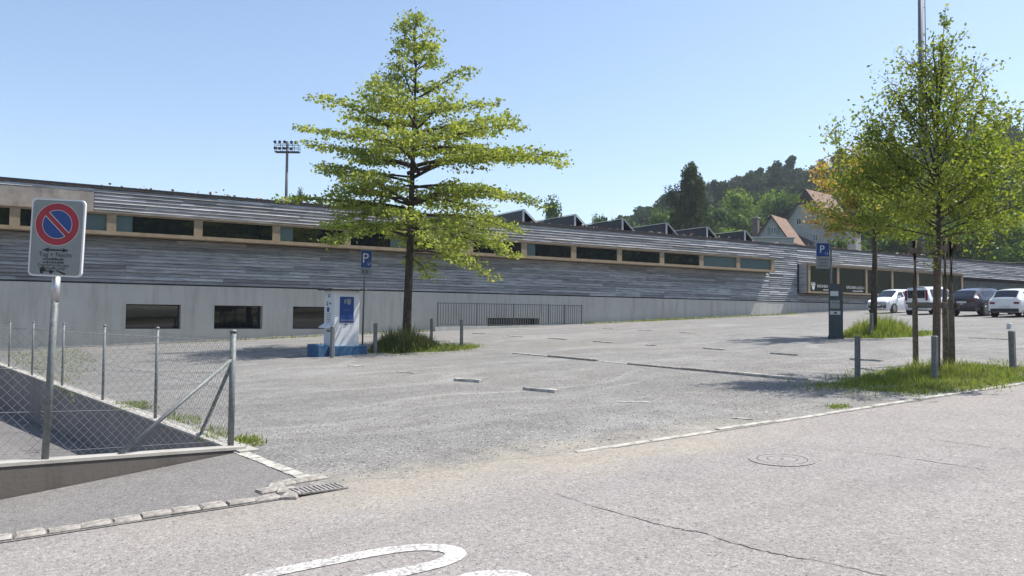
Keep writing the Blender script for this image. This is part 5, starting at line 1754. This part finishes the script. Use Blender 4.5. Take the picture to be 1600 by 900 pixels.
# ------------------------------------------------------------------ cars
def car(name, loc, rz, label, paint, P):
    """P: stations (x, bottom, belt, roof, half body width, half roof width); x=0 rear, x=L front"""
    e = empty(name, loc, rz)
    tag(e, label, 'car', 'cars parked in front of the hall')
    S = np.array(P['st'], float)

    def sec(x):
        v = [np.interp(x, S[:, 0], S[:, k]) for k in range(1, 6)]
        zb, zs, zr, wb, wr = v
        return [(0, zb), (wb * .86, zb), (wb * .97, zb + .12), (wb, zb + .38), (wb * .985, zs - .12), (wb * .955, zs), (wr + .015, zr - .09), (wr - .05, zr - .02), (wr * .6, zr + .01), (0, zr + .02)]

    def surf(x, t):
        s = sec(x); i = min(int(t), len(s) - 2); f = t - i
        return s[i][0] * (1 - f) + s[i + 1][0] * f, s[i][1] * (1 - f) + s[i + 1][1] * f
    L = S[-1, 0]
    xs = sorted(set(list(S[:, 0]) + list(np.linspace(0, L, 30))))
    vs, fs = [], []
    prof = 10
    for x in xs:
        s = sec(x)
        full = [(-y, z) for y, z in s] + [(y, z) for y, z in s[::-1][1:]]
        vs += [(x, y, z) for y, z in full]
    nP = 2 * prof - 1
    for i in range(len(xs) - 1):
        for k in range(nP - 1):
            fs.append((i * nP + k, i * nP + k + 1, (i + 1) * nP + k + 1, (i + 1) * nP + k))
    fs.append(tuple(range(nP))); fs.append(tuple((len(xs) - 1) * nP + k for k in range(nP - 1, -1, -1)))
    m = MB(); m.add(vs, fs, 0, True)
    body = m.build('body', paint, e, fix=True)
    md = body.modifiers.new('edge', 'EDGE_SPLIT'); md.split_angle = math.radians(32)

    def patch_(nm, x0, x1, t0, t1, mat, side=0, off=.006, nx=6, nt=4, slant=(0, 0), parent=None):
        for sgn in ((-1, 1) if side == 0 else (side,)):
            m = MB(); g = []
            for i in range(nx + 1):
                for j in range(nt + 1):
                    t = t0 + (t1 - t0) * j / nt
                    a = x0 + slant[0] * j / nt; b = x1 + slant[1] * j / nt
                    x = a + (b - a) * i / nx
                    y, z = surf(x, t)
                    y2, z2 = surf(x, t + .05); ny, nz = (z2 - z), -(y2 - y); ln = math.hypot(ny, nz) + 1e-6
                    g.append((x, sgn * (y + off * ny / ln), z + off * -nz / ln * -1 if False else z + off * nz / ln))
            q = [(i * (nt + 1) + j, (i + 1) * (nt + 1) + j, (i + 1) * (nt + 1) + j + 1, i * (nt + 1) + j + 1) for i in range(nx) for j in range(nt)]
            m.add(g, q, 0, True); m.build(nm, mat, parent or e, fix=True)

    def top_patch(nm, x0, x1, f0, f1, mat, off=.008):
        """across the whole roof line between stations x0..x1 (screens)"""
        m = MB(); g = []
        ws = np.linspace(-1, 1, 9)
        for i in range(5):
            x = x0 + (x1 - x0) * i / 4
            s = sec(x); wr = s[7][0] * (f0 + (f1 - f0) * i / 4)
            for w in ws:
                y = w * wr
                z = np.interp(abs(y), [0, s[8][0], s[7][0], s[6][0]], [s[9][1], s[8][1], s[7][1], s[6][1]])
                g.append((x, y, z))
        # push out along the slope normal
        dz = (g[4 * 9 + 4][2] - g[4][2]); dx = x1 - x0; ln = math.hypot(dx, dz)
        g = [(x - dz / ln * off * (1 if dx > 0 else -1), y, z + abs(dx) / ln * off) for x, y, z in g]
        m.add(g, [(i * 9 + j, i * 9 + j + 1, (i + 1) * 9 + j + 1, (i + 1) * 9 + j) for i in range(4) for j in range(8)], 0, True)
        return m.build(nm, mat, e, fix=True)

    for a, b, s0, s1 in P['side']:
        patch_('side_window', a, b, 5.12, 5.88, M['car_glass'], slant=(s0, s1))
    top_patch('rear_window', P['rear'][0], P['rear'][1], .92, .98, M['car_glass'])
    top_patch('windscreen', P['front'][0], P['front'][1], .98, .98, M['car_glass'])
    # wheels
    for x in P['wheels']:
        for sgn in (-1, 1):
            y, z = surf(x, 3.0)
            a = MB(); n = 20
            R = P.get('R', .31)
            a.add([(x + (R + .05) * math.cos(2 * math.pi * k / n), sgn * (y + .004), R + (R + .05) * math.sin(2 * math.pi * k / n)) for k in range(n)], [tuple(range(n))]); a.build('wheel_arch', M['car_dark'], e)
            w = MB(); w.tube([(0, -.10, 0), (0, -.085, 0), (0, .085, 0), (0, .10, 0)], [R - .03, R, R, R - .03], 22)
            wo = w.build('wheel', M['rubber'], e, (x, sgn * (y - .07), R))
            h = MB(); h.tube([(0, sgn * .101, 0), (0, sgn * .106, 0)], [R * .66, R * .6], 18)
            h.build('rim', M['rim'], wo)
            h = MB()
            for k in range(5):
                t = 2 * math.pi * k / 5
                h.add([(.06 * math.cos(t + q) if rr_ == 0 else R * .56 * math.cos(t + q * .45), sgn * .1075, .06 * math.sin(t + q) if rr_ == 0 else R * .56 * math.sin(t + q * .45)) for rr_, q in ((0, .63), (1, 1.0), (1, 1.8))], [(0, 1, 2)])
            h.build('rim_opening', M['car_dark'], wo)
    # ends
    zb0 = S[0, 1]; wb0 = S[0, 4]; wbL = S[-1, 4]; zbL = S[-1, 1]

    def endbox(nm, fr, y0, y1, z0, z1, mat, d=.03, both=True):
        for s in ((-1, 1) if both else (1,)):
            m = MB(); x0, x1 = ((-d, .02) if not fr else (L - .02, L + d))
            m.bbox(x0, x1, min(s * y0, s * y1), max(s * y0, s * y1), z0, z1, .008); m.build(nm, mat, e)
    P['ends'](endbox, L, wb0, wbL)
    for s in (-1, 1):
        m = MB(); x = P['mirror'][0]; y, z = surf(x, 5.0)
        m.bbox(x - .07, x + .07, s * (y + .10) - .09, s * (y + .10) + .09, z + .02, z + .16, .02)
        m.build('mirror', paint, e)
    m = MB()
    for s in (-1, 1): 
        for x in P['side'][1:]:
            y, z = surf(x[0] - .1, 4.2); m.box(x[0] - .2, x[0] - .04, s * (y + .004) - .008, s * (y + .004) + .008, z - .01, z + .02)
    m.build('door_handle', M['car_dark'], e)
    return e


hatch = dict(st=[(0, .30, .92, .95, .70, .60), (.05, .26, .93, 1.02, .80, .66), (.42, .22, .95, 1.40, .85, .60), (.9, .20, .95, 1.46, .86, .60), (1.9, .18, .92, 1.47, .86, .60), (2.35, .18, .90, 1.42, .86, .58), (3.05, .18, .88, .98, .86, .64), (3.7, .20, .80, .84, .83, .62), (3.95, .26, .66, .70, .72, .55), (4.0, .34, .58, .62, .64, .5)],
             side=[(.62, 1.12, -.05, .05), (1.2, 1.85, 0, 0), (1.93, 2.95, 0, -.55)], rear=(.07, .40), front=(3.02, 2.40), wheels=(.68, 3.20), R=.31, mirror=(2.7,))
hatch['ends'] = lambda eb, L, a, b: (eb('tail_lamp', 0, .46, .71, .70, .80, M['lamp_red']), eb('bumper', 0, -.68, .68, .28, .46, M['car_dark'], .03, False), eb('number_plate', 0, -.26, .26, .50, .61, M['plate'], .035, False), eb('head_lamp', 1, .36, .60, .52, .62, M['lamp_clear'], .01), eb('grille', 1, -.32, .32, .36, .46, M['car_dark'], .02, False))
small = dict(st=[(0, .32, .95, .98, .66, .56), (.05, .26, .96, 1.05, .76, .60), (.3, .22, .97, 1.40, .80, .57), (.8, .20, .97, 1.47, .81, .57), (1.6, .18, .95, 1.48, .81, .57), (2.0, .18, .93, 1.43, .81, .55), (2.72, .18, .92, 1.00, .81, .62), (3.25, .20, .82, .85, .79, .60), (3.42, .25, .66, .70, .72, .56), (3.47, .34, .56, .60, .64, .5)],
             side=[(.5, .95, -.05, .05), (1.02, 1.6, 0, 0), (1.68, 2.66, 0, -.6)], rear=(.07, .28), front=(2.70, 2.05), wheels=(.5, 2.85), R=.29, mirror=(2.38,))
small['ends'] = lambda eb, L, a, b: (eb('tail_lamp', 0, .5, .66, .7, .95, M['lamp_red']), eb('head_lamp', 1, .34, .60, .54, .66, M['lamp_clear'], .02), eb('grille', 1, -.36, .36, .36, .50, M['car_dark'], .03, False), eb('fog_lamp', 1, .42, .62, .34, .46, M['car_dark'], .02), eb('number_plate', 1, -.26, .26, .46, .56, M['plate'], .045, False))
van = dict(st=[(0, .34, .98, 1.62, .72, .58), (.06, .28, 1.0, 1.68, .82, .60), (.5, .22, 1.0, 1.70, .84, .61), (1.8, .20, .98, 1.70, .84, .61), (2.35, .20, .96, 1.64, .84, .58), (3.25, .20, .95, 1.05, .84, .62), (3.65, .22, .82, .86, .80, .6), (3.78, .32, .62, .66, .68, .5)],
           side=[(.35, .95, 0, 0), (1.05, 1.85, 0, 0), (1.95, 3.15, 0, -.75)], rear=(.015, .055), front=(3.2, 2.42), wheels=(.6, 3.05), R=.30, mirror=(2.8,))
van['ends'] = lambda eb, L, a, b: (eb('rear_screen', 0, -.54, .54, 1.02, 1.50, M['car_glass'], .02, False), eb('tail_lamp', 0, .58, .71, .88, 1.50, M['lamp_red'], .035), eb('bumper', 0, -.70, .70, .36, .56, M['car_silver'], .06, False), eb('trim', 0, -.66, .66, .66, .76, M['car_dark'], .025, False), eb('number_plate', 0, -.26, .26, .58, .655, M['plate'], .05, False))
suv = dict(st=[(0, .38, .98, 1.00, .72, .60), (.06, .32, 1.0, 1.08, .82, .66), (.5, .26, 1.02, 1.42, .88, .62), (1.0, .24, 1.02, 1.52, .89, .62), (1.9, .22, 1.0, 1.54, .89, .62), (2.5, .22, .98, 1.48, .89, .60), (3.3, .22, .96, 1.06, .89, .66), (4.05, .24, .86, .92, .86, .64), (4.3, .32, .68, .74, .74, .56)],
           side=[(.75, 1.25, -.05, .05), (1.32, 2.05, 0, 0), (2.13, 3.2, 0, -.6)], rear=(.09, .48), front=(3.27, 2.55), wheels=(.78, 3.45), R=.35, mirror=(2.9,))
suv['ends'] = lambda eb, L, a, b: (eb('tail_lamp', 0, .42, .71, .82, .93, M['lamp_red']), eb('bumper', 0, -.70, .70, .36, .52, M['car_dark'], .03, False), eb('badge', 0, -.08, .08, .66, .72, M['alu'], .035, False), eb('number_plate', 0, -.26, .26, .74, .84, M['plate'], .035, False))


def gp(x, y): return (x, y, gz(x) + .004)


c = car('parked_car', gp(51.2, 31.2), math.pi, 'small white car parked nose towards the road, leftmost of the four', M['car_white'], small)
c.rotation_euler = (0, math.atan(SL), math.pi); c.scale = (1.02, 1.02, 1.07)
for (x, y, lab, pm2, pr_) in ((45.7, 27.3, 'white van with tall red tail lamps seen from behind', 'car_white', van), (43.4, 23.35, 'dark purple-black car parked between the van and the white hatchback', 'car_navy', suv), (42.6, 20.75, 'white hatchback seen from behind at the right edge', 'car_white', hatch)):
    c = car('parked_car', gp(x, y), 0, lab, M[pm2], pr_)
    c.rotation_euler = (0, -math.atan(SL), rnd.uniform(-.02, .02))

# ------------------------------------------------------------------ air
hz = MB(); hz.box(-960, 960, -960, 960, -45, 150)
hm, hnt, hout = new_mat('summer_haze')
pv = hnt.nodes.new('ShaderNodeVolumePrincipled')
pv.inputs['Color'].default_value = (0.80, 0.89, 1.0, 1)
pv.inputs['Density'].default_value = 0.00032
pv.inputs['Anisotropy'].default_value = 0.3
hnt.links.new(pv.outputs[0], hout.inputs['Volume'])
tag(hz.build('haze', hm), 'thin bluish summer haze over the whole site', kind='stuff')
